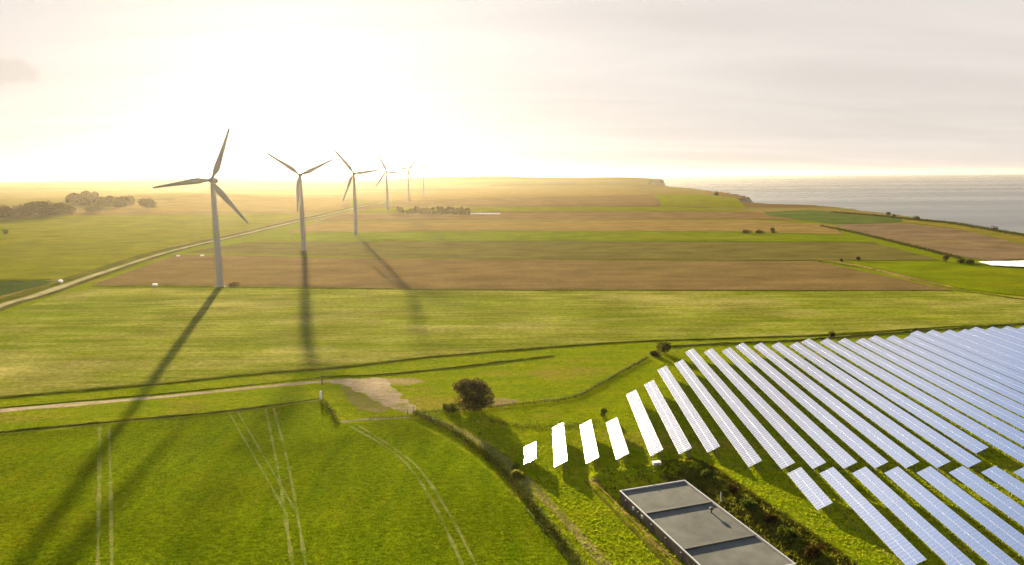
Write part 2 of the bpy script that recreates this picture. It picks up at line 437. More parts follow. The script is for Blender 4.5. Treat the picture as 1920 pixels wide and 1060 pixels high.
# ------------------------------------------------------------------ mesh helpers
def link(name, me, mats, parent=None):
    o = bpy.data.objects.new(name, me); COL.objects.link(o)
    if not isinstance(mats, (list, tuple)): mats = [mats]
    if len(me.materials) == 0:
        for m in mats: me.materials.append(m)
    if parent is not None: o.parent = parent
    return o
def mesh_np(name, v, f, smooth=False):
    me = bpy.data.meshes.new(name)
    v = np.asarray(v, np.float32); f = np.asarray(f, np.int32)
    k = f.shape[1]
    me.vertices.add(len(v)); me.vertices.foreach_set('co', v.ravel())
    me.loops.add(f.size); me.loops.foreach_set('vertex_index', f.ravel())
    me.polygons.add(len(f)); me.polygons.foreach_set('loop_start', np.arange(0, f.size, k, dtype=np.int32))
    me.update(calc_edges=True)
    me.polygons.foreach_set('use_smooth', np.full(len(f), bool(smooth)))
    me.validate()
    return me
def struct(o, kind='structure'):
    o['kind'] = kind; return o
def tag(o, label, cat, group=None):
    o['label'] = label; o['category'] = cat
    if group: o['group'] = group
    return o
def empty(name, loc, rz=0.0):
    o = bpy.data.objects.new(name, None); COL.objects.link(o)
    o.empty_display_size = 0.5
    o.location = loc; o.rotation_euler = (0, 0, rz)
    return o
def box_np(x0, x1, y0, y1, z0, z1):
    v = [(x0, y0, z0), (x1, y0, z0), (x1, y1, z0), (x0, y1, z0), (x0, y0, z1), (x1, y0, z1), (x1, y1, z1), (x0, y1, z1)]
    f = [(0, 3, 2, 1), (4, 5, 6, 7), (0, 1, 5, 4), (1, 2, 6, 5), (2, 3, 7, 6), (3, 0, 4, 7)]
    return np.array(v, float), np.array(f)
def join_np(parts):
    vs, fs, k = [], [], 0
    for v, f in parts:
        vs.append(v); fs.append(np.asarray(f) + k); k += len(v)
    return np.concatenate(vs), np.concatenate(fs)
def bar_np(p, q, r):
    p = np.array(p, float); q = np.array(q, float); d = q - p; L = np.linalg.norm(d); d /= L
    a = np.cross(d, (0, 0, 1) if abs(d[2]) < 0.9 else (1, 0, 0)); a /= np.linalg.norm(a); b = np.cross(d, a)
    v = np.array([p + r * (s * a + t * b) for s, t in ((-1, -1), (1, -1), (1, 1), (-1, 1))] + [q + r * (s * a + t * b) for s, t in ((-1, -1), (1, -1), (1, 1), (-1, 1))])
    return v, np.array([(0, 3, 2, 1), (4, 5, 6, 7), (0, 1, 5, 4), (1, 2, 6, 5), (2, 3, 7, 6), (3, 0, 4, 7)])
def lathe_np(prof, n=20, closed=True):
    v, f = [], []
    for r, z in prof:
        for i in range(n):
            a = 2 * PI * i / n; v.append((r * math.cos(a), r * math.sin(a), z))
    for j in range(len(prof) - 1):
        for i in range(n):
            k = (i + 1) % n
            f.append((j * n + i, j * n + k, (j + 1) * n + k, (j + 1) * n + i))
    return np.array(v, float), np.array(f)

def catmull(pts, step):
    pts = np.asarray(pts, float)
    P = np.vstack([2 * pts[0] - pts[1], pts, 2 * pts[-1] - pts[-2]])
    out = []
    for i in range(1, len(P) - 2):
        p0, p1, p2, p3 = P[i - 1:i + 3]
        n = max(2, int(np.linalg.norm(p2 - p1) / step))
        for t in np.arange(n) / n:
            out.append(0.5 * (2 * p1 + (p2 - p0) * t + (2 * p0 - 5 * p1 + 4 * p2 - p3) * t * t + (3 * p1 - p0 - 3 * p2 + p3) * t ** 3))
    out.append(pts[-1])
    return np.array(out)
def px_line(pxs): return np.array([survey(*p) for p in pxs])

def ribbon(name, line, width, mat, off=0.06, crown=0.0, step=3.0, shift=0.0, jitter=0.12, kind='structure'):
    """a strip of ground that follows a line; crown > 0 raises its middle into a bank"""
    L = catmull(line, step); d = np.gradient(L, axis=0); d /= np.linalg.norm(d, axis=1)[:, None]
    nrm = np.stack([d[:, 1], -d[:, 0]], 1)
    w = width * (1 + jitter * np.convolve(rng.normal(size=len(L) + 4), np.ones(5) / 5, 'valid'))
    if crown:
        e_ = np.minimum(np.arange(len(L)), np.arange(len(L))[::-1]) / 6.0; w = w * np.clip(e_, 0.15, 1)
    cols = np.array([-0.5, -0.3, 0, 0.3, 0.5]); hs = np.array([0, 0.75, 1, 0.75, 0]) * crown
    v = []
    for c, h in zip(cols, hs):
        p = L + nrm * (shift + c * w)[:, None]
        z = T(p[:, 0], p[:, 1]) + off + h * (1 + (0.35 * rng.normal(size=len(L)) if crown else 0))
        v.append(np.column_stack([p, z]))
    v = np.stack(v, 1); n, m = v.shape[:2]
    idx = np.arange(n * m).reshape(n, m)
    f = np.stack([idx[:-1, :-1], idx[:-1, 1:], idx[1:, 1:], idx[1:, :-1]], -1).reshape(-1, 4)
    return struct(link(name, mesh_np(name, v.reshape(-1, 3), f[:, ::-1], crown > 0), mat), kind)

n_patch = 0
def patch(name, far, near, mat, off=0.12, cell=25.0, wob=0.0):
    """a field between a far and a near boundary, laid over the terrain"""
    far = np.array(far, float); near = np.array(near, float)
    def samp(pl, n):
        x = np.linspace(pl[0, 0], pl[-1, 0], n)
        return np.array([survey(a, b) for a, b in zip(x, np.interp(x, pl[:, 0], pl[:, 1]))])
    n = 48
    A = samp(far, n); B = samp(near, n)
    global n_patch
    n_patch += 1; off = off + 0.011 * n_patch
    for E_ in (A, B):                       # margins wander a little, as ploughs and mowers leave them
        amp = 0.0022 * np.linalg.norm(E_, axis=1)
        E_[:, 1] += amp * np.convolve(rng.normal(0, 1.0, n + 2), (0.4, 0.5, 0.4), 'valid')
    m = int(np.clip(np.linalg.norm(A - B, axis=1).max() / cell, 2, 40)) + 1
    t = np.linspace(0, 1, m)[:, None, None]
    Pn = A[None] * (1 - t) + B[None] * t
    z = T(Pn[..., 0], Pn[..., 1]) + off
    v = np.concatenate([Pn, z[..., None]], -1).reshape(-1, 3)
    idx = np.arange(n * m).reshape(m, n)
    f = np.stack([idx[:-1, :-1], idx[1:, :-1], idx[1:, 1:], idx[:-1, 1:]], -1).reshape(-1, 4)
    return struct(link(name, mesh_np(name, v, f, True), mat))

def in_poly(p, poly):
    x, y = p[:, 0], p[:, 1]; r = np.zeros(len(p), bool); j = len(poly) - 1
    for i in range(len(poly)):
        xi, yi = poly[i]; xj, yj = poly[j]
        c = ((yi > y) != (yj > y)) & (x < (xj - xi) * (y - yi) / (yj - yi + 1e-12) + xi)
        r ^= c; j = i
    return r
def poly_sheet(name, poly, mat, off, rag=0.25):
    bm = bmesh.new()
    if rag > 0:
        q = np.vstack([poly, poly[:1]]); out = []
        for i in range(len(q) - 1):
            k = max(1, int(np.linalg.norm(q[i + 1] - q[i]) / 0.8))
            for t in np.arange(k) / k: out.append(q[i] * (1 - t) + q[i + 1] * t)
        out = np.array(out); nz = rng.normal(0, rag, out.shape)
        poly = out + 0.6 * nz + 0.7 * (np.roll(nz, 1, 0) + np.roll(nz, 2, 0) + np.roll(nz, 3, 0))
    vs = [bm.verts.new((p[0], p[1], float(T(p[0], p[1])) + off)) for p in poly]
    fc = bm.faces.new(vs); fc.normal_update()
    if fc.normal.z < 0: fc.normal_flip()
    bmesh.ops.triangulate(bm, faces=[fc])
    me = bpy.data.meshes.new(name); bm.to_mesh(me); bm.free()
    return struct(link(name, me, mat))

def tufts(name, pts, mat, h=(0.2, 0.4), w=0.16, blades=3, lean=0.5, parent=None):
    """many small upright blades, one object"""
    n = len(pts)
    base = np.column_stack([pts, T(pts[:, 0], pts[:, 1])])
    V, F = [], []
    for b in range(blades):
        az = rng.uniform(0, 2 * PI, n); hh = rng.uniform(h[0], h[1], n); ww = w * rng.uniform(0.6, 1.4, n)
        ox = rng.normal(0, w, (n, 2))
        d = np.stack([np.cos(az), np.sin(az)], 1)
        ln = rng.normal(0, lean, (n, 2)) * hh[:, None]
        p = base.copy(); p[:, :2] += ox
        a = p.copy(); a[:, :2] -= d * ww[:, None]
        c = p.copy(); c[:, :2] += d * ww[:, None]
        t = p.copy(); t[:, :2] += ln; t[:, 2] += hh
        k = len(V) * 0
        V.append(np.stack([a, c, t], 1))
    V = np.concatenate(V).reshape(-1, 3)
    F = np.arange(len(V)).reshape(-1, 3)
    return link(name, mesh_np(name, V, F), mat, parent)

# ------------------------------------------------------------------ the ground and the sea
SEA_Z = -16.0
xl = np.concatenate([-np.geomspace(11500, 330, 60), np.linspace(-320, -20, 38), np.arange(-12, 8, 4.0), np.arange(8, 74, 0.8),
                     np.linspace(76, 300, 34)])
yl = np.concatenate([np.linspace(-600, 60, 14), np.linspace(68, 94, 6), np.arange(96, 156, 0.8), np.linspace(158, 700, 60), np.arange(710, 1200, 18.0),
                     np.arange(1200, 1300, 7.0), np.arange(1310, 4600, 24.0), np.geomspace(4650, 15500, 40)])
cx = coast_x(yl)
frac = np.linspace(0, 1, 22)[1:]
X = np.zeros((len(yl), len(xl) + len(frac) + 5)); Y = np.repeat(yl[:, None], X.shape[1], 1)
lim = np.minimum(300, cx - 120)
for i in range(len(yl)):
    row = xl * 1.0
    if lim[i] < 300 or yl[i] > 6000:
        row = np.concatenate([xl[:60] * max(1, yl[i] / 12000), np.linspace(-320 * max(1, yl[i] / 12000), lim[i], len(xl) - 60)])
    X[i, :len(xl)] = row
    X[i, len(xl):len(xl) + len(frac)] = row[-1] + (cx[i] - row[-1]) * frac
k0 = len(xl) + len(frac)
wv = 1 + 0.5 * np.sin(yl * 0.07) * np.sin(yl * 0.023 + 1)
for j, o_ in enumerate((2.5, 7, 13, 19, 30)): X[:, k0 + j] = cx + o_ * wv
Z = T(X, Y)
zc = Z[:, k0 - 1]
for j, q in enumerate((0.05, 0.3, 0.62, 0.9, 1.08)): Z[:, k0 + j] = zc + (SEA_Z - zc) * q
nr, nc = X.shape
idx = np.arange(nr * nc).reshape(nr, nc)
F = np.stack([idx[:-1, :-1], idx[:-1, 1:], idx[1:, 1:], idx[1:, :-1]], -1).reshape(-1, 4)
me = mesh_np('ground', np.stack([X, Y, Z], -1).reshape(-1, 3), F, True)
ground = link('ground', me, [M['ground'], M['cliff'], M['scrub']])
mi = np.zeros((nr - 1, nc - 1), np.int32); mi[:, k0:] = 1
xm = 0.25 * (X[:-1, :-1] + X[1:, :-1] + X[:-1, 1:] + X[1:, 1:]); ym = 0.25 * (Y[:-1, :-1] + Y[1:, :-1] + Y[:-1, 1:] + Y[1:, 1:])
a_ = (xm - ST_O[0]) * ST_U[0] + (ym - ST_O[1]) * ST_U[1]; b_ = (xm - ST_O[0]) * ST_V[0] + (ym - ST_O[1]) * ST_V[1]
wob = 0.9 * np.sin(xm * 0.9 + ym * 0.4) * np.sin(ym * 0.7)
mi[(a_ > ST_W - 3 + 2 * wob) & (a_ < ST_W + 8.2 + wob) & (b_ > -5.0 + wob) & (b_ < ST_L + 9)] = 2
me.polygons.foreach_set('material_index', mi.ravel())
struct(ground)

sv, sf = [], []
rad = [0, 500, 1500, 4000, 8000, 12000, 17000, 22000]
n = 64
sv = [(R * math.cos(2 * PI * i / n), R * math.sin(2 * PI * i / n), SEA_Z) for R in rad[1:] for i in range(n)]
sf = [(j * n + i, (j + 1) * n + i, (j + 1) * n + (i + 1) % n, j * n + (i + 1) % n) for j in range(len(rad) - 2) for i in range(n)]
struct(link('sea', mesh_np('sea', sv, sf), M['sea']))

# ------------------------------------------------------------------ fields, far to near
patch('stubble_field', [(640, 362), (960, 354), (1200, 353)], [(690, 377), (960, 371), (1215, 364)], M['tan'], 0.35)
patch('ploughed_field', [(735, 377), (960, 372), (1220, 365)], [(705, 389), (960, 386), (1235, 386)], M['brown'], 0.35)
patch('grass_field', [(1228, 364), (1300, 363), (1375, 371)], [(1240, 387), (1330, 388), (1400, 392)], M['bright2'], 0.35)
patch('crop_field', [(705, 391), (900, 388), (1240, 388), (1385, 393)], [(655, 400), (960, 397), (1412, 396.5)], M['bright2'], 0.3)
patch('ploughed_field', [(645, 402), (900, 399), (1300, 397), (1420, 398.5)], [(595, 416), (960, 412), (1400, 411), (1500, 414)], M['brown'], 0.3)
patch('stubble_field', [(592, 418), (960, 414), (1400, 412.5), (1560, 422)], [(535, 437), (960, 433), (1380, 435), (1580, 440)], M['tan'], 0.25)
patch('crop_field', [(520, 441), (700, 437), (960, 434.5), (1380, 436.5), (1570, 441)], [(465, 453), (960, 451), (1640, 455)], M['bright'], 0.3)
patch('crop_field', [(458, 455), (960, 452.5), (1640, 456)], [(348, 474), (700, 483), (960, 486), (1530, 489), (1762, 488)], M['olive'], 0.2)
patch('ploughed_field', [(330, 478), (700, 484.5), (960, 487.5), (1530, 490.5)], [(172, 535), (410, 537), (960, 544), (1785, 545)], M['plough'], 0.15)
patch('meadow', [(-300, 665), (0, 594), (140, 543), (410, 541), (960, 546.5), (1780, 547.5), (1920, 558), (2200, 575)],
      [(-300, 776), (0, 745), (300, 719), (480, 700), (640, 688), (800, 669), (960, 656), (1100, 645), (1240, 637), (1500, 631), (1700, 618), (1920, 606), (2200, 592)],
      M['meadow'], 0.15, 12)
patch('crop_field', [(1612, 492.5), (1770, 491.5), (1830, 498), (1920, 505), (2200, 518)], [(1640, 502), (1790, 539), (1860, 550), (1920, 556), (2200, 573)], M['bright'], 0.2)
patch('grass_hill', [(1432, 398), (1520, 394.3), (1600, 400.5), (1690, 409.5)], [(1440, 405), (1560, 420), (1620, 421), (1690, 416)], M['hillgreen'], 0.3)
patch('golden_field', [(1690, 411), (1800, 424), (1920, 443), (2100, 466)], [(1690, 417), (1800, 430), (1920, 458), (2100, 482)], M['gold'], 0.3)
patch('ploughed_field', [(1560, 422.5), (1690, 418.5), (1800, 431), (1920, 459), (2100, 483)], [(1600, 436), (1700, 458), (1800, 482), (1850, 489), (1920, 487), (2100, 488)], M['mauve'], 0.25)
# left of the road
patch('stubble_field', [(-300, 397), (0, 386), (200, 379), (560, 372), (640, 370)], [(-300, 424), (0, 410), (150, 403), (560, 400), (640, 392)], M['tan'], 0.3)
patch('crop_field', [(-300, 427), (0, 412), (150, 405), (560, 402)], [(-300, 480), (0, 463), (250, 457), (490, 424), (558, 407)], M['bright2'], 0.3)
patch('crop_field', [(-300, 482), (0, 464.5), (250, 458.5), (470, 428)], [(-300, 556), (0, 526), (110, 525), (330, 460), (440, 434)], M['bright2'], 0.25)
patch('crop_field', [(-300, 560), (0, 529), (106, 528)], [(-300, 620), (0, 557), (106, 530)], M['dkgreen'], 0.25)

# roads and tracks
road_px = [(-120, 625), (0, 574), (60, 557), (110, 540), (200, 509), (330, 469), (460, 439), (560, 415), (640, 397), (722, 379)]
road = px_line(road_px)
ribbon('road', road, 4.5, M['farroad'], 0.2, step=8, jitter=0.5)
ribbon('verge', road, 9.0, M['furrow'], 0.3, 0.8, step=9, shift=-9.0)
ribbon('verge', road, 5.0, M['verge'], 0.25, step=9, shift=-17.0)
ribbon('verge', road, 4.0, M['scrub'], 0.28, 0.5, step=9, shift=6.0)

track = px_line([(-200, 795), (0, 771), (150, 758), (300, 745), (450, 730), (600, 716), (660, 712)])
ribbon('track', track, 2.8, M['yard'], 0.05, jitter=0.35, step=2)
poly_sheet('gravel_yard', px_line([(610, 716.5), (650, 711), (700, 708.5), (722, 710), (733, 722), (752, 742), (778, 766), (772, 777), (752, 772), (715, 757),
                                   (680, 738), (650, 724)]), M['yard'], 0.035, 0.4)
poly_sheet('bare_ground', px_line([(640, 722), (680, 739), (735, 767), (705, 775), (668, 766), (648, 748)]), M['bare'], 0.02)
poly_sheet('bare_ground', px_line([(722, 709), (770, 708), (800, 716), (770, 722), (735, 722)]), M['bare'], 0.02)
poly_sheet('bare_ground', px_line([(898, 749), (940, 746), (975, 752), (950, 760), (905, 764)]), M['bare'], 0.02)
ribbon('concrete_strip', px_line([(638, 792), (680, 787), (725, 785), (768, 783)]), 1.3, M['yard'], 0.06, step=1.5, jitter=0.5)
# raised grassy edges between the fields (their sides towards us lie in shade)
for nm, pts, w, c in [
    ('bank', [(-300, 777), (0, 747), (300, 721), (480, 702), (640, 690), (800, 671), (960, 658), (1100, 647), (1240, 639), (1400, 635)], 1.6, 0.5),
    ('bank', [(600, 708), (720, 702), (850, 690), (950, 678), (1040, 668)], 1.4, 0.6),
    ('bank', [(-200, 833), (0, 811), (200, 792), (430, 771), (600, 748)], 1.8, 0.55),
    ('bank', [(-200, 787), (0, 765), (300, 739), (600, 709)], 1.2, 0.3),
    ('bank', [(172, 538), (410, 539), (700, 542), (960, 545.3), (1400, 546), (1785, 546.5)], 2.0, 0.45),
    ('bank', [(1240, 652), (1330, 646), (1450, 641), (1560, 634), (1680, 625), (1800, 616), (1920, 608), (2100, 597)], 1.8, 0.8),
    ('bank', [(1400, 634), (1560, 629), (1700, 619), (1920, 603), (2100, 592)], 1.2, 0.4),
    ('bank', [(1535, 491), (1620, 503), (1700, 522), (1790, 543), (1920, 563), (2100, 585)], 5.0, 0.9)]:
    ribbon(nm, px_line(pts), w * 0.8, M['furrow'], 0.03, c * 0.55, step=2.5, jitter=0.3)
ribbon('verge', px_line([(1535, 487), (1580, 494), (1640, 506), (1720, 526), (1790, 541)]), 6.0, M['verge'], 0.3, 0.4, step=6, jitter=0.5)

# near crop
crop_poly = px_line([(-260, 842), (0, 817), (200, 798), (430, 776), (600, 753), (622, 772), (640, 795), (700, 794), (770, 795), (800, 806), (850, 834), (920, 887), (985, 955),
                     (1040, 1018), (1085, 1072), (1170, 1200), (-260, 1200)])
poly_sheet('crop_field', crop_poly, M['crop'], 0.08, 0.06)
tr = [([(187, 800), (186, 900), (183, 1090)], 'tram'), ([(204, 797), (207, 900), (210, 1090)], 'tram'),
      ([(430, 776), (470, 845), (515, 925), (540, 972)], 'tram2'), ([(446, 774), (500, 866), (552, 955)], 'tram2'),
      ([(498, 768), (519, 870), (553, 1090)], 'tram'), ([(513, 766), (542, 880), (578, 1090)], 'tram'),
      ([(655, 800), (715, 834), (765, 875), (815, 950), (880, 1090)], 'tram'), ([(668, 797), (730, 836), (785, 880), (840, 962), (908, 1090)], 'tram'),
      ([(-100, 826), (0, 816), (200, 796), (430, 774), (600, 752)], 'tram2'),
      ([(985, 953), (1030, 1005), (1080, 1068)], 'tram2')]
for i_, (p, k) in enumerate(tr): ribbon('wheel_track', px_line(p), 0.6 if k == 'tram' else 0.42, M[k], 0.10 + 0.012 * i_, step=1.0, jitter=0.6)

# rough grass inside the solar farm, worn paths
rough_poly = px_line([(790, 775), (1000, 757), (1090, 745), (1160, 708), (1245, 654), (1330, 650), (1560, 640), (1800, 622), (1920, 614), (2300, 600), (2300, 800), (1960, 1100),
                      (1600, 1100), (1560, 1060), (1480, 985), (1340, 878), (1290, 864), (1110, 876), (1068, 890), (1290, 1075), (1200, 1150), (1100, 1075),
                      (1040, 1000), (985, 935), (920, 872), (850, 818)])
# (left as the ground sheet itself; grass blades grow on it below)
ribbon('worn_path', px_line([(785, 781), (870, 817), (940, 866), (1000, 927), (1060, 990), (1130, 1070)]), 2.2, M['path'], 0.05, step=2, shift=-1.2, jitter=0.4)
ribbon('worn_path', px_line([(1340, 846), (1352, 862), (1385, 876), (1450, 879), (1700, 879), (1920, 876)]), 0.35, M['path'], 0.06, step=1.5)
ribbon('worn_path', px_line([(1480, 893), (1530, 889), (1720, 888), (1920, 886)]), 0.3, M['path'], 0.06, step=1.5)
ribbon('worn_path', px_line([(1545, 927), (1563, 944), (1600, 983), (1640, 1018), (1695, 1068)]), 0.35, M['path'], 0.07, step=1.5)
for p in ([(870, 401.5), (905, 400.8), (936, 401.5)],):
    pass
sheet = patch('crop_cover', [(1832, 493), (1920, 491), (2100, 490)], [(1858, 500), (1920, 503), (2100, 509)], M['white'], 0.7)
del sheet['kind']
tag(sheet, 'long white plastic crop cover beside the bright green field at right edge', 'crop cover')
pond = patch('pond', [(872, 400.3), (936, 400.3)], [(868, 402.6), (940, 402.6)], M['sea'], 0.4)

# ------------------------------------------------------------------ wind turbines
HUB = 65.0; BL = 31.6
def blade_mesh():
    secs = []
    for t in np.linspace(0, 1, 15):
        r = 1.0 + t * (BL - 1.0)
        if t < 0.06: ch, th = 1.5, 1.4
        else:
            s = (t - 0.06) / 0.94
            ch = (1.8 + 2.1 * sst(0, 0.16, s)) * (1 - 0.78 * max(0, (s - 0.14) / 0.86) ** 0.85); th = ch * (0.5 - 0.34 * sst(0, 0.35, s))
        tw = math.radians(20 * (1 - t) ** 2)
        pre = -1.6 * t * t
        sec = []
        for i in range(10):
            a = 2 * PI * i / 10
            x = ch * (0.5 * math.cos(a) + 0.18 * (1 if t > 0.06 else 0)); y = th * 0.5 * math.sin(a) * (1 - 0.35 * math.cos(a))
            sec.append((x * math.cos(tw) - y * math.sin(tw), x * math.sin(tw) + y * math.cos(tw) + pre, r))
        secs.append(sec)
    v = np.array(secs).reshape(-1, 3)
    f = [(j * 10 + i, j * 10 + (i + 1) % 10, (j + 1) * 10 + (i + 1) % 10, (j + 1) * 10 + i) for j in range(14) for i in range(10)]
    me = mesh_np('blade', v, f, True)
    return me
def nacelle_mesh():
    bm = bmesh.new()
    secs = [(-2.2, 1.15, 1.3), (-1.2, 1.55, 1.6), (1.5, 1.75, 1.85), (5.0, 1.7, 1.8), (7.2, 1.4, 1.5), (8.0, 0.9, 1.0)]
    prev = None
    for y, hw, hh in secs:
        ring = []
        for i in range(16):
            a = 2 * PI * i / 16; e = 0.55
            c, s = math.cos(a), math.sin(a)
            ring.append(bm.verts.new((hw * math.copysign(abs(c) ** e, c), y, hh * math.copysign(abs(s) ** e, s))))
        if prev:
            for i in range(16): bm.faces.new((prev[i], prev[(i + 1) % 16], ring[(i + 1) % 16], ring[i]))
        else: bm.faces.new(ring)
        prev = ring
    bm.faces.new(prev[::-1])
    bmesh.ops.recalc_face_normals(bm, faces=bm.faces)
    me = bpy.data.meshes.new('nacelle'); bm.to_mesh(me); bm.free()
    me.polygons.foreach_set('use_smooth', np.ones(len(me.polygons), bool))
    return me
tow_v, tow_f = lathe_np([(2.3, -6), (2.3, 0.2), (2.15, 3), (2.0, 16), (2.02, 16.1), (1.98, 16.3), (1.75, 36), (1.77, 36.1), (1.73, 36.3), (1.38, HUB - 2.0), (1.38, HUB - 1.4)], 28)
ME_T = mesh_np('tower', tow_v, tow_f, True); ME_N = nacelle_mesh(); ME_B = blade_mesh()
hv, hf = lathe_np([(0.02, 2.3), (0.7, 2.15), (1.15, 1.6), (1.4, 0.6), (1.45, -0.4), (1.35, -1.0), (0.02, -1.0)], 20)
ME_H = mesh_np('hub', np.column_stack([hv[:, 0], -hv[:, 2], hv[:, 1]]), hf[:, ::-1], True)
dv, df = box_np(-0.5, 0.5, -0.08, 0.08, 0, 2.2)
ME_D = mesh_np('door', dv, df)
fv, ff = lathe_np([(3.0, -6), (3.0, 0.15), (2.8, 0.25), (0.5, 0.27)], 28); ME_F = mesh_np('foundation', fv, ff)
def turbine(x, y, hub_z, yaw, rot, label):
    e = tag(empty('wind_turbine', (x, y, hub_z - HUB), 0), label, 'wind turbine', 'wind turbines in a row along the chalk road')
    t = link('tower', ME_T, M['tower'], e)
    fo = link('foundation', ME_F, M['concrete'], e); fo.location = (0, 0, float(T(x, y)) - (hub_z - HUB))
    d = link('door', ME_D, M['steel'], t); d.location = (0.9, -2.06, 2.2); d.rotation_euler = (0, 0, 0.4)
    nc_ = link('nacelle', ME_N, M['tower'], e); nc_.location = (0, 0, HUB); nc_.rotation_euler = (0, 0, yaw)
    Rz = Matrix.Rotation(yaw, 4, 'Z')
    hubp = Rz @ Vector((0, -3.4, 0)) + Vector((0, 0, HUB))
    h = link('hub', ME_H, M['tower'], e); h.location = hubp; h.rotation_euler = (0, 0, yaw)
    for k in range(3):
        b = link('blade', ME_B, M['tower'], e)
        # seen from the front (-Y) a clockwise angle turns +Z towards +X
        mtx = Matrix.Translation(hubp) @ Rz @ Matrix.Rotation(math.radians(rot + 120 * k), 4, 'Y') @ Matrix.Rotation(math.radians(-12), 4, 'Z')
        b.matrix_local = mtx
    return e
def tur_at(px_base, dist):
    X_ = (px_base - 960) / FOC * dist / math.cos(PITCH) if False else None
    return X_
TB = [((413, 538), None, 63.2, 23, 'nearest wind turbine, tallest in the picture, its tower base at the ploughed field edge'),
      ((570, 471), None, 66.3, 66, 'second nearest wind turbine, blades in a Y with one blade hanging beside the tower'),
      ((668, 440), None, 67.8, 83, 'third wind turbine from the left, one blade pointing right, level with the horizon'),
      ((727, 396), 1200, 72.0, 96, 'fourth wind turbine from the left, rising where the chalk road fades out'),
      ((767, 381), 1560, 78.0, 42, 'fifth wind turbine from the left, faint, blades in a wide V'),
      ((795, 372), 1850, 76.5, 108, 'farthest and rightmost wind turbine, faint in the haze')]
for (bx, by), dist, hz, rot, lab in TB:
    if dist is None: p = survey(bx, by)
    else:
        d = ray(bx, by); p = np.array([d[0] / d[1] * dist, dist])
    turbine(p[0], p[1], hz, math.radians(10), rot, lab)

# ------------------------------------------------------------------ solar rows
TILT = math.radians(29.0); ROWA = math.radians(2.2)
MW, ML, GAP = 1.0, 1.57, 0.05
ZC = 1.8
ct, stt = math.cos(TILT), math.sin(TILT)
# one module in its own frame: x down-slope to up-slope, y along the row, z out of the glass
def module_arrays():
    fr = 0.02; hx, hy, t = ML / 2, MW / 2, 0.04
    v = [(-hx, -hy, -t), (hx, -hy, -t), (hx, hy, -t), (-hx, hy, -t), (-hx, -hy, 0), (hx, -hy, 0), (hx, hy, 0), (-hx, hy, 0),
         (-hx + fr, -hy + fr, 0), (hx - fr, -hy + fr, 0), (hx - fr, hy - fr, 0), (-hx + fr, hy - fr, 0)]
    f = [(0, 3, 2, 1), (0, 1, 5, 4), (1, 2, 6, 5), (2, 3, 7, 6), (3, 0, 4, 7), (4, 5, 9, 8), (5, 6, 10, 9), (6, 7, 11, 10), (7, 4, 8, 11), (8, 9, 10, 11)]
    mi = [1] * 9 + [0]
    return np.array(v), np.array(f), np.array(mi)
MV, MF, MMI = module_arrays()
MM = mesh_np('panel', MV, MF); MM.materials.append(M['glass']); MM.materials.append(M['alu']); MM.polygons.foreach_set('material_index', MMI.astype(np.int32))
Rt = np.array([[ct, 0, -stt], [0, 1, 0], [stt, 0, ct]])   # x axis rises to +x side, glass faces -x and up
def solar_row(x, y, length, label, single=False):
    e = tag(empty('solar_panel_row', (x, y, 0), -ROWA), label, 'solar panels', 'rows of solar panels on the grass')
    n = max(1, int(round(length / (MW + 0.02)))); pitch = length / n
    row_t = rng.normal(0, 0.004)
    pos = []
    for i in range(n):
        tab_t = row_t + 0.006 * math.sin(i // 9 * 2.3 + x)
        for s in (-1, 1):
            pos.append((s * (ML / 2 + GAP / 2), (i + 0.5) * pitch, tab_t + rng.normal(0, 0.0025), rng.normal(0, 0.0025)))
    if single:
        for sx, yy, ta, tb in pos:
            o = link('panel', MM, [], e)
            Rm = Matrix(Rt.tolist()).to_4x4() @ Matrix.Rotation(ta, 4, 'Y') @ Matrix.Rotation(tb, 4, 'X')
            o.matrix_local = Matrix.Translation((sx * ct, yy, ZC + sx * stt)) @ Rm
    else:
        k = len(pos); P_ = np.array(pos)
        V = np.repeat(MV[None], k, 0)
        z2 = V[:, :, 2] - V[:, :, 0] * P_[:, None, 2] + V[:, :, 1] * P_[:, None, 3]
        V = np.stack([V[:, :, 0], V[:, :, 1], z2], -1) @ Rt.T
        V[:, :, 0] += P_[:, None, 0] * ct; V[:, :, 1] += P_[:, None, 1]; V[:, :, 2] += ZC + P_[:, None, 0] * stt
        F_ = (MF[None] + (np.arange(k) * len(MV))[:, None, None]).reshape(-1, 4)
        me = mesh_np('panel_bank', V.reshape(-1, 3), F_)
        me.materials.append(M['glass']); me.materials.append(M['alu'])
        me.polygons.foreach_set('material_index', np.tile(MMI, k).astype(np.int32))
        o = link('panel_bank', me, [], e); o['kind'] = 'stuff'
    # frame: two purlins, cross rafters and posts
    parts = []
    for s in (-0.95, 0.0, 0.95):
        sx = s * ML * 0.85; w = 0.05
        parts.append(bar_np((sx * ct, 0.1, ZC + sx * stt - 0.10), (sx * ct, length - 0.1, ZC + sx * stt - 0.10), w))
    # bright clamp strip between the two courses of panels
    nb = max(2, int(length / 4.2) + 1)
    for yy in np.linspace(0.5, length - 0.5, nb):
        parts.append(bar_np((-1.45 * ct, yy, ZC - 1.45 * stt - 0.2), (1.45 * ct, yy, ZC + 1.45 * stt - 0.2), 0.05))
        for sx in (-0.9, 0.95):
            parts.append(bar_np((sx * ct, yy, -0.5), (sx * ct, yy, ZC + sx * stt - 0.2), 0.06))
    v, f = join_np(parts)
    link('support_frame', mesh_np('support_frame', v, f), M['steel'], e)
    cs = bar_np((0, 0.05, ZC - 0.005), (0, length - 0.05, ZC - 0.005), 0.018)
    link('clamp_rail', mesh_np('clamp_rail', *cs), M['alu'], e)
    return e
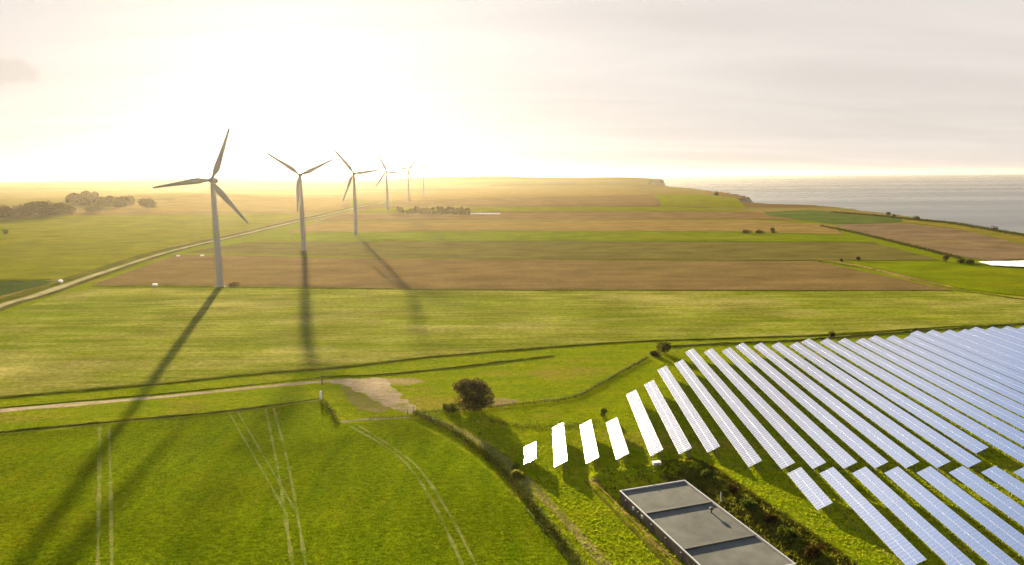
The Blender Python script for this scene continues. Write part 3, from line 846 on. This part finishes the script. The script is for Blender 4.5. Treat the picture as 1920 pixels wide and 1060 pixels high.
ORD = ['first', 'second', 'third', 'fourth', 'fifth', 'sixth', 'seventh', 'eighth', 'ninth', 'tenth', 'eleventh', 'twelfth', 'thirteenth', 'fourteenth', 'fifteenth', 'sixteenth',
       'seventeenth', 'eighteenth', 'nineteenth', 'twentieth', 'twenty-first', 'twenty-second', 'twenty-third', 'twenty-fourth', 'twenty-fifth', 'twenty-sixth']
for i, (x, y0, y1) in enumerate([(3.6, 146.6, 156.3), (10.5, 145.3, 169.4), (17.7, 147.0, 171.1), (24.7, 149.0, 172.8)]):
    lab = ['smallest solar panel row, glaring in the sun at the far left of the array', 'short bright solar panel row, second from the left of the array',
           'short solar panel row, third from the left, beyond the sunken store', 'short solar panel row, fourth from the left, beside the first long row'][i]
    solar_row(x, y0, y1 - y0, lab)
far_y = [196, 205.5, 221.4, 229.1, 244.2, 244.2, 245.2, 252, 252, 252.4, 252.4, 258, 258, 258, 258, 262, 262, 262, 270, 271, 271, 272, 276, 276, 277, 277]
for k in range(26):
    x = 32.9 + 6.78 * k
    y0 = [151, 151.8, 152.7, 144.5][k] if k < 4 else (151 if k == 11 else 143.3)
    solar_row(x, y0, far_y[k] - y0, '%s long solar panel row from the left in the upper block' % ORD[k])
for k in range(9):
    x = 60.3 + 6.95 * k
    y0 = [124.6, 104.7, 98, 98, 100, 104, 110, 114, 120][k]
    lab = ('short solar panel row at the left end of the lower block' if k == 0 else '%s solar panel row from the left in the lower block' % ORD[k])
    solar_row(x - (141 - y0) * math.tan(ROWA), y0, 141 - y0, lab, single=True)

# ------------------------------------------------------------------ sunken store with a flat roof
RZ = 0.2
ang = math.atan2(ST_U[1], ST_U[0])
st = tag(empty('storage_building', (ST_O[0], ST_O[1], PIT), ang), 'flat grey roofed store sunk between grass banks near the panels', 'building')
def part(name, arr, mat, parent=st, smooth=False):
    return link(name, mesh_np(name, *arr, smooth), mat, parent)
hz = RZ - PIT
w0 = ST_W; l0 = ST_L
part('wall', box_np(0, 0.3, -l0, 0, -0.6, hz - 0.05), M['wall'])
part('wall', box_np(w0 - 0.3, w0, -l0, 0, -0.6, hz - 0.05), M['wall'])
part('wall', box_np(0.301, w0 - 0.301, -0.3, -0.002, -0.6, hz - 0.05), M['wall'])
part('wall', box_np(0.301, w0 - 0.301, -l0 + 0.002, -l0 + 0.3, -0.6, hz - 0.05), M['wall'])
cuts = [0, 0.30, 0.70, 1.0]
for a, b in zip(cuts[:-1], cuts[1:]):
    part('roof_panel', box_np(0.304, w0 - 0.304, -l0 * b + 0.31, -l0 * a - 0.31, hz - 0.35, hz - 0.15), M['roofing'])
for c in cuts[1:-1]:
    part('roof_upstand', box_np(0.31, w0 - 0.31, -l0 * c - 0.305, -l0 * c + 0.305, hz - 0.4, hz + 0.18), M['gutter'])
for arr in (box_np(-0.12, 0.16, -l0 - 0.1, 0.1, hz - 0.045, hz + 0.16), box_np(w0 - 0.16, w0 + 0.12, -l0 - 0.1, 0.1, hz - 0.045, hz + 0.16),
            box_np(0.162, w0 - 0.162, -0.18, 0.1, hz - 0.045, hz + 0.16), box_np(0.162, w0 - 0.162, -l0 - 0.1, -l0 + 0.18, hz - 0.045, hz + 0.16)):
    part('roof_rim', arr, M['rim'])
vp = survey(1333, 978, RZ - 0)
la = (vp[0] - ST_O[0]) * ST_U[0] + (vp[1] - ST_O[1]) * ST_U[1]; lb = (vp[0] - ST_O[0]) * ST_V[0] + (vp[1] - ST_O[1]) * ST_V[1]
vv, vf = lathe_np([(0.16, hz - 0.2), (0.16, hz + 0.55), (0.42, hz + 0.56), (0.42, hz + 0.8), (0.02, hz + 0.95)], 12)
vv[:, 0] += la; vv[:, 1] -= lb
part('roof_vent', (vv, vf), M['gutter'])
for k in range(6):
    yy = -3.0 - k * 5.2
    part('buttress', box_np(-0.35, -0.002, yy - 0.25, yy + 0.25, -0.6, hz - 0.5), M['wall'])
for yy in (-6.2, -9.8):
    part('wall_light', box_np(-0.34, -0.003, yy - 0.22, yy + 0.22, hz - 1.1, hz - 0.5), M['white'])

def to_w(p): return (p[0], p[1], float(T(p[0], p[1])))
# ------------------------------------------------------------------ trees, bushes and hedges
def crown_mesh(name, lobes, nleaf, leaf, mat=None, seed=0, flat=0.0):
    r = np.random.default_rng(seed)
    wts = np.array([l[3] * l[4] * l[5] for l in lobes]) ** 0.8; wts /= wts.sum()
    which = r.choice(len(lobes), nleaf, p=wts)
    L = np.array(lobes)[which]
    d = r.normal(size=(nleaf, 3)); d /= np.linalg.norm(d, axis=1)[:, None]
    rad = r.uniform(0.35, 1.0, nleaf) ** 0.5 * (1 + 0.16 * np.sin(d[:, 0] * 7 + which) * np.sin(d[:, 2] * 6 + which * 2)) + r.normal(0, 0.05, nleaf)
    c = L[:, :3] + d * rad[:, None] * L[:, 3:6]
    c[:, 2] = np.maximum(c[:, 2], 0.05)
    a = r.normal(size=(nleaf, 3)); a /= np.linalg.norm(a, axis=1)[:, None]
    b = np.cross(a, r.normal(size=(nleaf, 3))); b /= np.linalg.norm(b, axis=1)[:, None]
    s = leaf * r.uniform(0.5, 1.4, nleaf)[:, None]
    V = np.stack([c - a * s, c + b * s * 0.6, c + a * s, c - b * s * 0.6], 1).reshape(-1, 3)
    return mesh_np(name, V, np.arange(nleaf * 4).reshape(-1, 4))
def trunk_mesh(h, r, spread, n=5, seed=0):
    rd = random.Random(seed); parts = []
    def limb(p, q, ra, rb, k=7):
        p = np.array(p, float); q = np.array(q, float); d = q - p; d /= np.linalg.norm(d)
        a = np.cross(d, (0.3, 1, 0.1)); a /= np.linalg.norm(a); b = np.cross(d, a)
        v = [pp + rr * (math.cos(2 * PI * i / k) * a + math.sin(2 * PI * i / k) * b) for pp, rr in ((p, ra), (q, rb)) for i in range(k)]
        parts.append((np.array(v), np.array([(i, (i + 1) % k, k + (i + 1) % k, k + i) for i in range(k)])))
    limb((0, 0, -0.3), (0.1, 0, h * 0.45), r, r * 0.7)
    for i in range(n):
        a = 2 * PI * i / n + rd.random(); z0 = h * (0.25 + 0.2 * rd.random())
        m = (spread * 0.45 * math.cos(a), spread * 0.45 * math.sin(a), z0 + h * 0.25)
        limb((0.05, 0, z0), m, r * 0.5, r * 0.3, 5)
        limb(m, (spread * 0.85 * math.cos(a + 0.3), spread * 0.85 * math.sin(a + 0.3), h * (0.6 + 0.25 * rd.random())), r * 0.3, r * 0.1, 5)
    return mesh_np('trunk', *join_np(parts))
def tree(name, p, lobes, nleaf, leaf, mat, label, cat, h, r=0.25, spread=2.0, seed=1, group=None):
    e = tag(empty(name, to_w(p)), label, cat, group)
    link('trunk', trunk_mesh(h, r, spread, 5, seed), M['bark'], e)
    link('crown', crown_mesh('crown', lobes, nleaf, leaf, seed=seed), M[mat], e)
    return e
def rlobes(w, h, n, seed, base=0.2):
    r = random.Random(seed); out = []
    for i in range(n):
        a = r.random() * 2 * PI; q = r.random() ** 0.6 * w * 0.33
        s = w * (0.2 + 0.16 * r.random())
        out.append((q * math.cos(a), q * math.sin(a), h * (base + (0.72 - base) * r.random()) , s, s, s * (0.75 + 0.3 * r.random())))
    return out

bt = survey(886, 768)
big = tree('big_tree', bt, [(0.2, -0.5, 2.0, 3.6, 3.0, 2.0), (1.2, 0, 8.6, 2.0, 2.0, 1.6), (-1.6, 0, 8.8, 1.9, 1.8, 1.4), (3.9, 0.2, 2.6, 1.6, 1.5, 1.4), (-3.0, -0.3, 3.2, 1.5, 1.4, 1.6), (0.3, 0, 6.2, 4.2, 3.6, 3.2), (-1.6, 0.4, 7.2, 3.0, 2.8, 2.4), (2.6, -0.4, 4.4, 3.0, 2.8, 2.8), (0.3, -0.6, 3.0, 3.4, 2.8, 2.2), (1.4, 0, 7.6, 2.4, 2.4, 1.8), (-3.6, 0.6, 7.6, 1.6, 1.5, 1.2)],
     9000, 0.24, 'leaf_soft', 'large dark tree standing alone beside the gravel yard', 'tree', 9.0, 0.4, 3.4, 3)
big.scale = (1.12, 1.05, 0.88)
for j, (px, py, w, h, mt, lab) in enumerate([
    (852, 772, 4.0, 2.4, 'leaf_green', 'low grey-green bush at the left foot of the large dark tree'),
    (833, 768, 2.6, 1.6, 'leaf_green', 'small loose bush left of the large dark tree by the fence'),
    (1243, 663, 6.2, 4.2, 'leaf', 'dark bush at the top corner of the solar array'),
    (1228, 668, 3.6, 2.2, 'leaf', 'low dark bush just left of the bush at the array corner'),
    (1131, 781, 2.2, 2.6, 'leaf_green', 'small dark shrub on the grass above the short panel rows'),
    (973, 897, 3.0, 1.9, 'leaf_yellow', 'bright yellow-green bush left of the glaring smallest panel row'),
    (968, 878, 1.8, 1.0, 'leaf_yellow', 'little yellow bush behind the bright yellow-green bush'),
    (1772, 492, 5.5, 6.5, 'leaf', 'dark round tree at the edge of the bright green field'),
    (1803, 493, 6.5, 3.6, 'leaf', 'low dark bush right of the round tree beside the white crop cover'),
    (1822, 494, 6.5, 3.2, 'leaf', 'low dark bush at the left tip of the white crop cover'),
    (1608, 490, 3.8, 3.4, 'leaf', 'small dark bush at the left corner of the bright green field'),
    (1578, 491, 3.0, 2.0, 'leaf_brown', 'tiny brown bush left of the small dark bush by the field corner'),
    (1448, 438, 8.0, 6.5, 'leaf', 'dark lone tree on the far boundary of the bright strip'),
    (1425, 438, 9.0, 3.0, 'leaf_brown', 'low brown hedge piece left of the lone tree on the bright strip'),
    (1400, 438, 9.0, 2.6, 'leaf_brown', 'faint low scrub at the left end of the far boundary bushes'),
    (1665, 405, 6.5, 6.5, 'leaf', 'dark bush on the cliff edge against the sea, leftmost of three'),
    (1677, 407, 4.5, 3.6, 'leaf', 'small bush on the cliff edge right beside the larger dark one'),
    (1720, 413, 9.0, 5.0, 'leaf', 'wide low bush on the cliff edge halfway to the right border'),
    (1865, 433, 8.0, 5.0, 'leaf', 'dark bush on the cliff edge near the right border'),
    (1345, 367, 16.0, 9.0, 'leaf', 'far bush on the distant cliff top above the yellow-green field'),
    (438, 537, 6.0, 1.6, 'leaf_far', 'low brown scrub right of the nearest turbine base'),
    (1322, 898, 3.0, 1.7, 'leaf_green', 'first and farthest bush on the bank right of the store roof'),
    (1372, 925, 2.6, 1.5, 'leaf_brown', 'brown bush just below the thin white pole on the store bank'),
    (1405, 955, 3.4, 2.0, 'leaf_green', 'third green bush down the bank right of the store roof'),
    (1446, 982, 3.0, 1.7, 'leaf_brown', 'brownish bush in the middle of the bank right of the store'),
    (1480, 1012, 3.6, 2.1, 'leaf_green', 'wide green bush low on the bank beside the store near corner'),
    (1530, 1040, 3.2, 1.9, 'leaf_brown', 'brown bush nearest the bottom border right of the store'),
    (10, 440, 8.0, 7.5, 'leaf_green', 'lone bush in the green field at the left border'),
    (1561, 633, 3.2, 2.6, 'leaf', 'round dark bush on the bank behind the panel row tops'),
    (1716, 624, 3.0, 1.8, 'leaf', 'low dark bush on the bank above the right panel rows')]):
    p = survey(px, py)
    tree('bush' if h < 6 else 'tree', p, rlobes(w, h, 7, 20 + j, 0.15), int(500 + 120 * w), 0.13 + 0.022 * w, mt, lab, 'bush' if h < 6 else 'tree', h * 0.8, 0.05 * h ** 0.7, w * 0.3, 30 + j)

# far trees on the left
farcrowns = [crown_mesh('crown', rlobes(11, 10.5, 11, s, 0.12), 2200, 0.5, seed=s) for s in (51, 52, 53)]
fartrunks = [trunk_mesh(8.5, 0.35, 3.2, 5, s) for s in (51, 52, 53)]
fl = [(-2, 408, 1.9, 'leftmost brown tree of the far left clump, cut by the border'), (14, 406, 1.5, 'second brown tree from the left border in the far clump'),
      (28, 406, 1.3, 'smaller brown tree third from the left border in the far clump'), (44, 405, 1.9, 'fourth tree from the left border in the far clump'),
      (60, 404, 2.2, 'fifth and broad tree from the left in the far clump'), (76, 404, 2.4, 'tallest brown tree in the middle of the far left clump'),
      (92, 403, 2.4, 'tall brown tree right of the tallest in the far left clump'), (106, 402, 1.9, 'brown tree next to last of the far left clump'),
      (122, 402, 1.9, 'rounded tree closing the far left clump at its right end'), (172, 398, 1.1, 'small tree standing left of the pair beyond the green field'),
      (185, 397, 1.4, 'tree right of the small one beyond the green field'), (279, 391, 2.0, 'single tree standing by itself beyond the green field')]
for j, (px, py, sc_, lab) in enumerate(fl):
    p = survey(px, py)
    e = tag(empty('tree', to_w(p), rng.uniform(0, 6)), lab, 'tree', 'far trees left of the turbines')
    e.scale = (sc_ * 1.4, sc_ * 1.4, sc_ * 0.95)
    link('trunk', fartrunks[j % 3], M['bark'], e)
    link('crown', farcrowns[j % 3], M['leaf_brown'], e)
def woodland(name, x0, x1, ya, yb, n, h, seed, mat):
    r = np.random.default_rng(seed); Vs = []; Fs = []; k = 0
    for i in range(n):
        t = r.random(); px = x0 + (x1 - x0) * t; py = ya + (yb - ya) * r.random() + 3 * (t - 0.5)
        p = survey(px, py); z = float(T(*p)); s = h * r.uniform(0.7, 1.2)
        me_ = r.normal(size=(260, 3)); me_ /= np.linalg.norm(me_, axis=1)[:, None]
        c = me_ * (r.uniform(0.6, 1.05, 260)[:, None]) * np.array([s * 0.55, s * 0.55, s * 0.5]) + np.array([p[0], p[1], z + s * 0.5])
        a = r.normal(size=(260, 3)); a /= np.linalg.norm(a, axis=1)[:, None]
        b = np.cross(a, r.normal(size=(260, 3))); b /= np.linalg.norm(b, axis=1)[:, None]
        q = s * 0.11
        Vs.append(np.stack([c - a * q, c + b * q, c + a * q, c - b * q], 1).reshape(-1, 3))
    V = np.concatenate(Vs)
    o = link(name, mesh_np(name, V, np.arange(len(V)).reshape(-1, 4)), M[mat]); o['kind'] = 'stuff'
    tag(o, {'a': 'long low far woodland behind the left tree clump', 'b': 'brownish far woodland right of the farthest turbines', 'c': 'thin far hedgerow wood crossing the hazy land left'}[seed_lab[seed]], 'woodland')
seed_lab = {71: 'a', 72: 'b', 73: 'c'}
woodland('woodland', 130, 245, 379, 386, 80, 15, 71, 'leaf_brown')
woodland('woodland', 745, 880, 393, 402, 110, 5, 72, 'leaf_far')

# hedges (rows of leaf clumps) along fences and the cliff edge
def hedge(name, line, w, h, dens, leaf, mat, label, seed):
    r = np.random.default_rng(seed)
    L = catmull(line, 1.0); seg = np.linalg.norm(np.diff(L, axis=0), axis=1).sum(); n = int(seg * dens)
    i = r.integers(0, len(L) - 1, n); t = r.random(n)[:, None]
    p = L[i] * (1 - t) + L[i + 1] * t
    hn = 0.55 + 0.45 * np.sin(i * 0.35 + 2 * np.sin(i * 0.11)) * np.sin(i * 0.9)
    p = p + r.normal(0, w * 0.33, (n, 2))
    z = T(p[:, 0], p[:, 1]) + r.random(n) ** 0.8 * h * (0.45 + 0.55 * hn)
    c = np.column_stack([p, z])
    a = r.normal(size=(n, 3)); a /= np.linalg.norm(a, axis=1)[:, None]
    b = np.cross(a, r.normal(size=(n, 3))); b /= np.linalg.norm(b, axis=1)[:, None]
    s = leaf * r.uniform(0.5, 1.4, n)[:, None]
    V = np.stack([c - a * s, c + b * s * 0.6, c + a * s, c - b * s * 0.6], 1).reshape(-1, 3)
    return tag(link(name, mesh_np(name, V, np.arange(n * 4).reshape(-1, 4)), M[mat]), label, 'hedge')
fence1_px = [(775, 777), (800, 787), (850, 812), (890, 840), (930, 875), (975, 925), (1010, 970), (1050, 1020), (1100, 1090)]
fence2_px = [(790, 776), (850, 771), (920, 765), (1000, 757), (1075, 747), (1120, 725), (1170, 697), (1215, 672)]
F1 = px_line(fence1_px); F2 = px_line(fence2_px)
hedge('hedge', F1, 1.6, 1.5, 110, 0.14, 'leaf', 'dark low hedge curving along the right edge of the near crop', 81)
hedge('hedge', F2, 0.9, 0.9, 60, 0.13, 'leaf', 'thin dark hedge line running from the yard to the array corner', 82)
hedge('hedge', px_line([(604, 752), (615, 765), (625, 780), (632, 795)]), 1.6, 1.3, 45, 0.13, 'leaf', 'short scruffy hedge below the white post beside the crop', 83)
hedge('hedge', px_line([(690, 787), (730, 785), (778, 782)]), 1.0, 0.8, 40, 0.11, 'leaf', 'short hedge along the pale concrete strip', 84)
hedge('hedge', px_line([(1540, 425), (1600, 437), (1660, 451), (1720, 466), (1800, 486)]), 4.0, 2.4, 26, 0.4, 'leaf', 'straight dark hedge slanting down between far olive and mauve fields', 85)
hedge('hedge', px_line([(1560, 399), (1640, 405), (1700, 412), (1780, 419), (1850, 431), (1920, 443), (2050, 460)]), 9.0, 2.8, 22, 0.55, 'leaf', 'dark scrub hedge along the cliff top above the sea', 86)
hedge('hedge', px_line([(920, 792), (985, 800), (1060, 800), (1120, 790)]), 3.0, 0.7, 50, 0.14, 'leaf_green', 'low dark weedy growth on the grass above the short panel rows', 87)
bl = ST_O[None] + np.array([[-4.2 * ST_U[0] + b * ST_V[0], -4.2 * ST_U[1] + b * ST_V[1]] for b in (-7, 2, 12, 24, 38)])
ribbon('berm_top', bl + 1.0 * ST_U, 2.0, M['verge'], 0.06, step=1.5, jitter=0.3)
ribbon('bank', bl - 0.7 * ST_U, 0.9, M['furrow'], 0.02, 0.3, step=1.5, jitter=0.3)
br = ST_O[None] + np.array([[(ST_W + 8.6) * ST_U[0] + b * ST_V[0], (ST_W + 8.6) * ST_U[1] + b * ST_V[1]] for b in (-4, 2, 12, 24, 38)])
hedge('hedge', br, 1.2, 0.6, 60, 0.12, 'leaf_brown', 'brown scrubby growth on the bank right of the sunken store', 89)

# ------------------------------------------------------------------ fences, gate, posts, cabinets
def fence(line, h, gap, label):
    L = catmull(line, 0.5); cum = np.concatenate([[0], np.cumsum(np.linalg.norm(np.diff(L, axis=0), axis=1))])
    s = np.arange(0, cum[-1], gap); P_ = np.column_stack([np.interp(s, cum, L[:, 0]), np.interp(s, cum, L[:, 1])])
    e = tag(empty('wire_fence', to_w(P_[0])), label, 'fence')
    v, f = lathe_np([(0.055, -0.4), (0.055, h), (0.01, h + 0.04)], 7); me = mesh_np('post', v, f)
    z0 = T(P_[:, 0], P_[:, 1])
    for p, z in zip(P_, z0):
        o = link('post', me, M['wood'], e); o.location = (p[0] - P_[0][0], p[1] - P_[0][1], z - z0[0])
    for hh in np.linspace(0.3, h - 0.08, 4):
        parts = [bar_np((*(P_[i] - P_[0]), z0[i] - z0[0] + hh), (*(P_[i + 1] - P_[0]), z0[i + 1] - z0[0] + hh), 0.012) for i in range(len(P_) - 1)]
        link('wire', mesh_np('wire', *join_np(parts)), M['wire'], e)
fence(F1 + np.array([0.9, 0.4]), 1.6, 2.8, 'wire fence with wooden posts along the curved hedge of the near crop')
fence(F2 + np.array([0.3, 0.5]), 1.4, 3.2, 'wire fence from the gravel yard to the top corner of the array')
fence(px_line([(1262, 668), (1290, 652), (1400, 645), (1560, 638), (1700, 628), (1800, 619), (1920, 611)]), 1.5, 3.5, 'long wire fence behind the far ends of the panel rows')
# gate at the end of the gravel yard
gp = survey(776, 772); gq = survey(764, 778)
ge = tag(empty('field_gate', to_w(gp)), 'grey metal field gate with two posts at the foot of the gravel yard', 'gate')
gd = gq - gp
for q in (np.zeros(2), gd):
    v, f = lathe_np([(0.1, -0.3), (0.1, 1.5), (0.02, 1.55)], 8); o = link('post', mesh_np('post', v, f), M['wood'], ge); o.location = (q[0], q[1], 0)
for hh in (0.3, 0.55, 0.8, 1.05, 1.3):
    link('rail', mesh_np('rail', *bar_np((*(gd * 0.05), hh), (*(gd * 0.95), hh), 0.03)), M['wood'], ge)
def post(name, px, py, h, r, mat, label, cat):
    p = survey(px, py); v, f = lathe_np([(r, -0.4), (r, h * 0.93), (r * 0.75, h * 0.98), (0.01, h)], 10)
    return tag(link(name, mesh_np(name, v, f, True), M[mat]), label, cat), p
def placed(o_p):
    o, p = o_p; o.location = to_w(p); return o
placed(post('marker_post', 602, 749, 2.6, 0.34, 'white', 'thick white post beside the track at the crop corner', 'post'))
placed(post('gate_post', 604, 722, 2.2, 0.22, 'wood', 'dark post across the track from the white one', 'post'))
placed(post('marker_post', 1351, 944, 2.4, 0.09, 'white', 'thin white pole on the bank right of the store roof', 'pole'))
def cabinet(name, px, py, w, d, h, mat, label, cat, rz=0.0):
    p = survey(px, py); e = tag(empty(name, to_w(p), rz), label, cat)
    link('body', mesh_np('body', *box_np(-w / 2, w / 2, -d / 2, d / 2, -0.1, h)), M[mat], e)
    link('lid', mesh_np('lid', *box_np(-w / 2 - 0.08, w / 2 + 0.08, -d / 2 - 0.08, d / 2 + 0.08, h + 0.002, h + 0.12)), M['white'], e)
    link('door', mesh_np('door', *box_np(-w * 0.4, w * 0.4, -d / 2 - 0.03, -d / 2 - 0.003, 0.1, h - 0.1)), M['alu'], e)
    return e
cabinet('electrical_cabinet', 1231, 871, 1.7, 0.9, 0.55, 'white', 'low white cabinet on the grass between the panel rows and the sunken store', 'cabinet', 0.2)
cabinet('transformer_box', 291, 537, 2.6, 1.8, 1.3, 'white', 'small white box at the field edge left of the nearest turbine', 'transformer box')
cabinet('transformer_box', 379, 481, 2.4, 1.8, 1.0, 'white', 'small pale box in the ploughed field behind the nearest turbine tower', 'transformer box')
cabinet('roadside_hut', 334, 482, 2.2, 1.8, 1.2, 'white', 'tiny pale hut by the chalk road left of the nearest turbine', 'hut')

def car(px, py, rz, label):
    p = survey(px, py); e = tag(empty('van', to_w(p), rz), label, 'van')
    prof = [(-2.4, 0.45), (-2.4, 1.1), (-2.2, 2.0), (1.0, 2.05), (1.7, 1.25), (2.35, 1.05), (2.4, 0.45)]
    v = np.array([(a, s * 0.92 * (1 if b < 1.3 else 0.9), b) for s in (-1, 1) for a, b in prof]); n_ = len(prof)
    bm = bmesh.new(); vs = [bm.verts.new(q) for q in v]
    bm.faces.new(vs[:n_]); bm.faces.new(vs[n_:][::-1])
    for i in range(n_): bm.faces.new((vs[i], vs[n_ + i], vs[n_ + (i + 1) % n_], vs[(i + 1) % n_]))
    bmesh.ops.recalc_face_normals(bm, faces=bm.faces)
    me_ = bpy.data.meshes.new('body'); bm.to_mesh(me_); bm.free(); link('body', me_, M['white'], e)
    wv_, wf = lathe_np([(0.02, -0.12), (0.36, -0.12), (0.36, 0.12), (0.02, 0.12)], 14); wm = mesh_np('wheel', np.column_stack([wv_[:, 0], wv_[:, 2], wv_[:, 1]]), wf)
    for a in (-1.5, 1.5):
        for s in (-0.85, 0.85):
            o = link('wheel', wm, M['gutter'], e); o.location = (a, s, 0.36)
    link('windscreen', mesh_np('windscreen', np.array([(1.08, -0.75, 1.98), (1.08, 0.75, 1.98), (1.72, 0.8, 1.29), (1.72, -0.8, 1.29)]) + np.array([0.03, 0, 0.03]), np.array([(0, 3, 2, 1)])), M['gutter'], e)
car(114, 531, 1.9, 'small white van parked on the chalk road at the left')

# ------------------------------------------------------------------ grass blades
def scatter(poly, dens, hole=None):
    lo = poly.min(0); hi = poly.max(0); n = int((hi - lo).prod() * dens)
    p = rng.uniform(lo, hi, (n, 2)); return p[in_poly(p, poly)]
g1 = scatter(np.clip(crop_poly, [-150, 98], [60, 260]), 6.0)
tag(struct(tufts('crop_plants', g1, M['grassblade'], (0.06, 0.20), 0.10, 2, 0.7), 'stuff'), 'young green crop covering the near left field', 'crop')
g2 = scatter(px_line([(785, 785), (960, 765), (1080, 750), (1160, 712), (1245, 660), (1560, 644), (1800, 630), (1960, 640), (1960, 1075), (1600, 1075), (1480, 985), (1340, 880), (1290, 868), (1110, 880), (1068, 895),
                      (1280, 1070), (1110, 1070), (1040, 1010), (985, 945), (920, 880), (850, 822)]), 2.6)
tag(struct(tufts('rough_grass', g2, M['roughblade'], (0.08, 0.30), 0.11, 3, 0.6), 'stuff'), 'rough green grass around and between the solar panel rows', 'grass')
q = rng.uniform([-2.4, -10], [ST_W + 8.8, ST_L + 6], (8000, 2)); inside = (q[:, 0] > -0.5) & (q[:, 0] < ST_W + 0.5) & (q[:, 1] > -0.6) & (q[:, 1] < ST_L + 0.5)
inside |= (q[:, 0] < ST_W - 2) & (rng.random(len(q)) < 0.8); q = q[~inside]; wq = ST_O + q[:, :1] * ST_U + q[:, 1:] * ST_V
tag(struct(tufts('bank_growth', wq, M['dryblade'], (0.2, 0.6), 0.2, 3, 0.5), 'stuff'), 'dry weeds on the banks around the sunken store', 'weeds')

# ------------------------------------------------------------------ haze: air lit by the low sun
hv_, hf_ = box_np(-22500, 22500, -22500, 22500, SEA_Z - 12, 114)
hm, hnt, hout = new_mat('hazy_air')
pv = N(hnt, 'ShaderNodeVolumePrincipled')
pv.inputs['Color'].default_value = (1.0, 0.89, 0.72, 1)
pv.inputs['Density'].default_value = 1.5e-5
pv.inputs['Anisotropy'].default_value = 0.7
hnt.links.new(pv.outputs[0], hout.inputs['Volume'])
hz_o = link('haze', mesh_np('haze', hv_, hf_), hm); hz_o['kind'] = 'stuff'
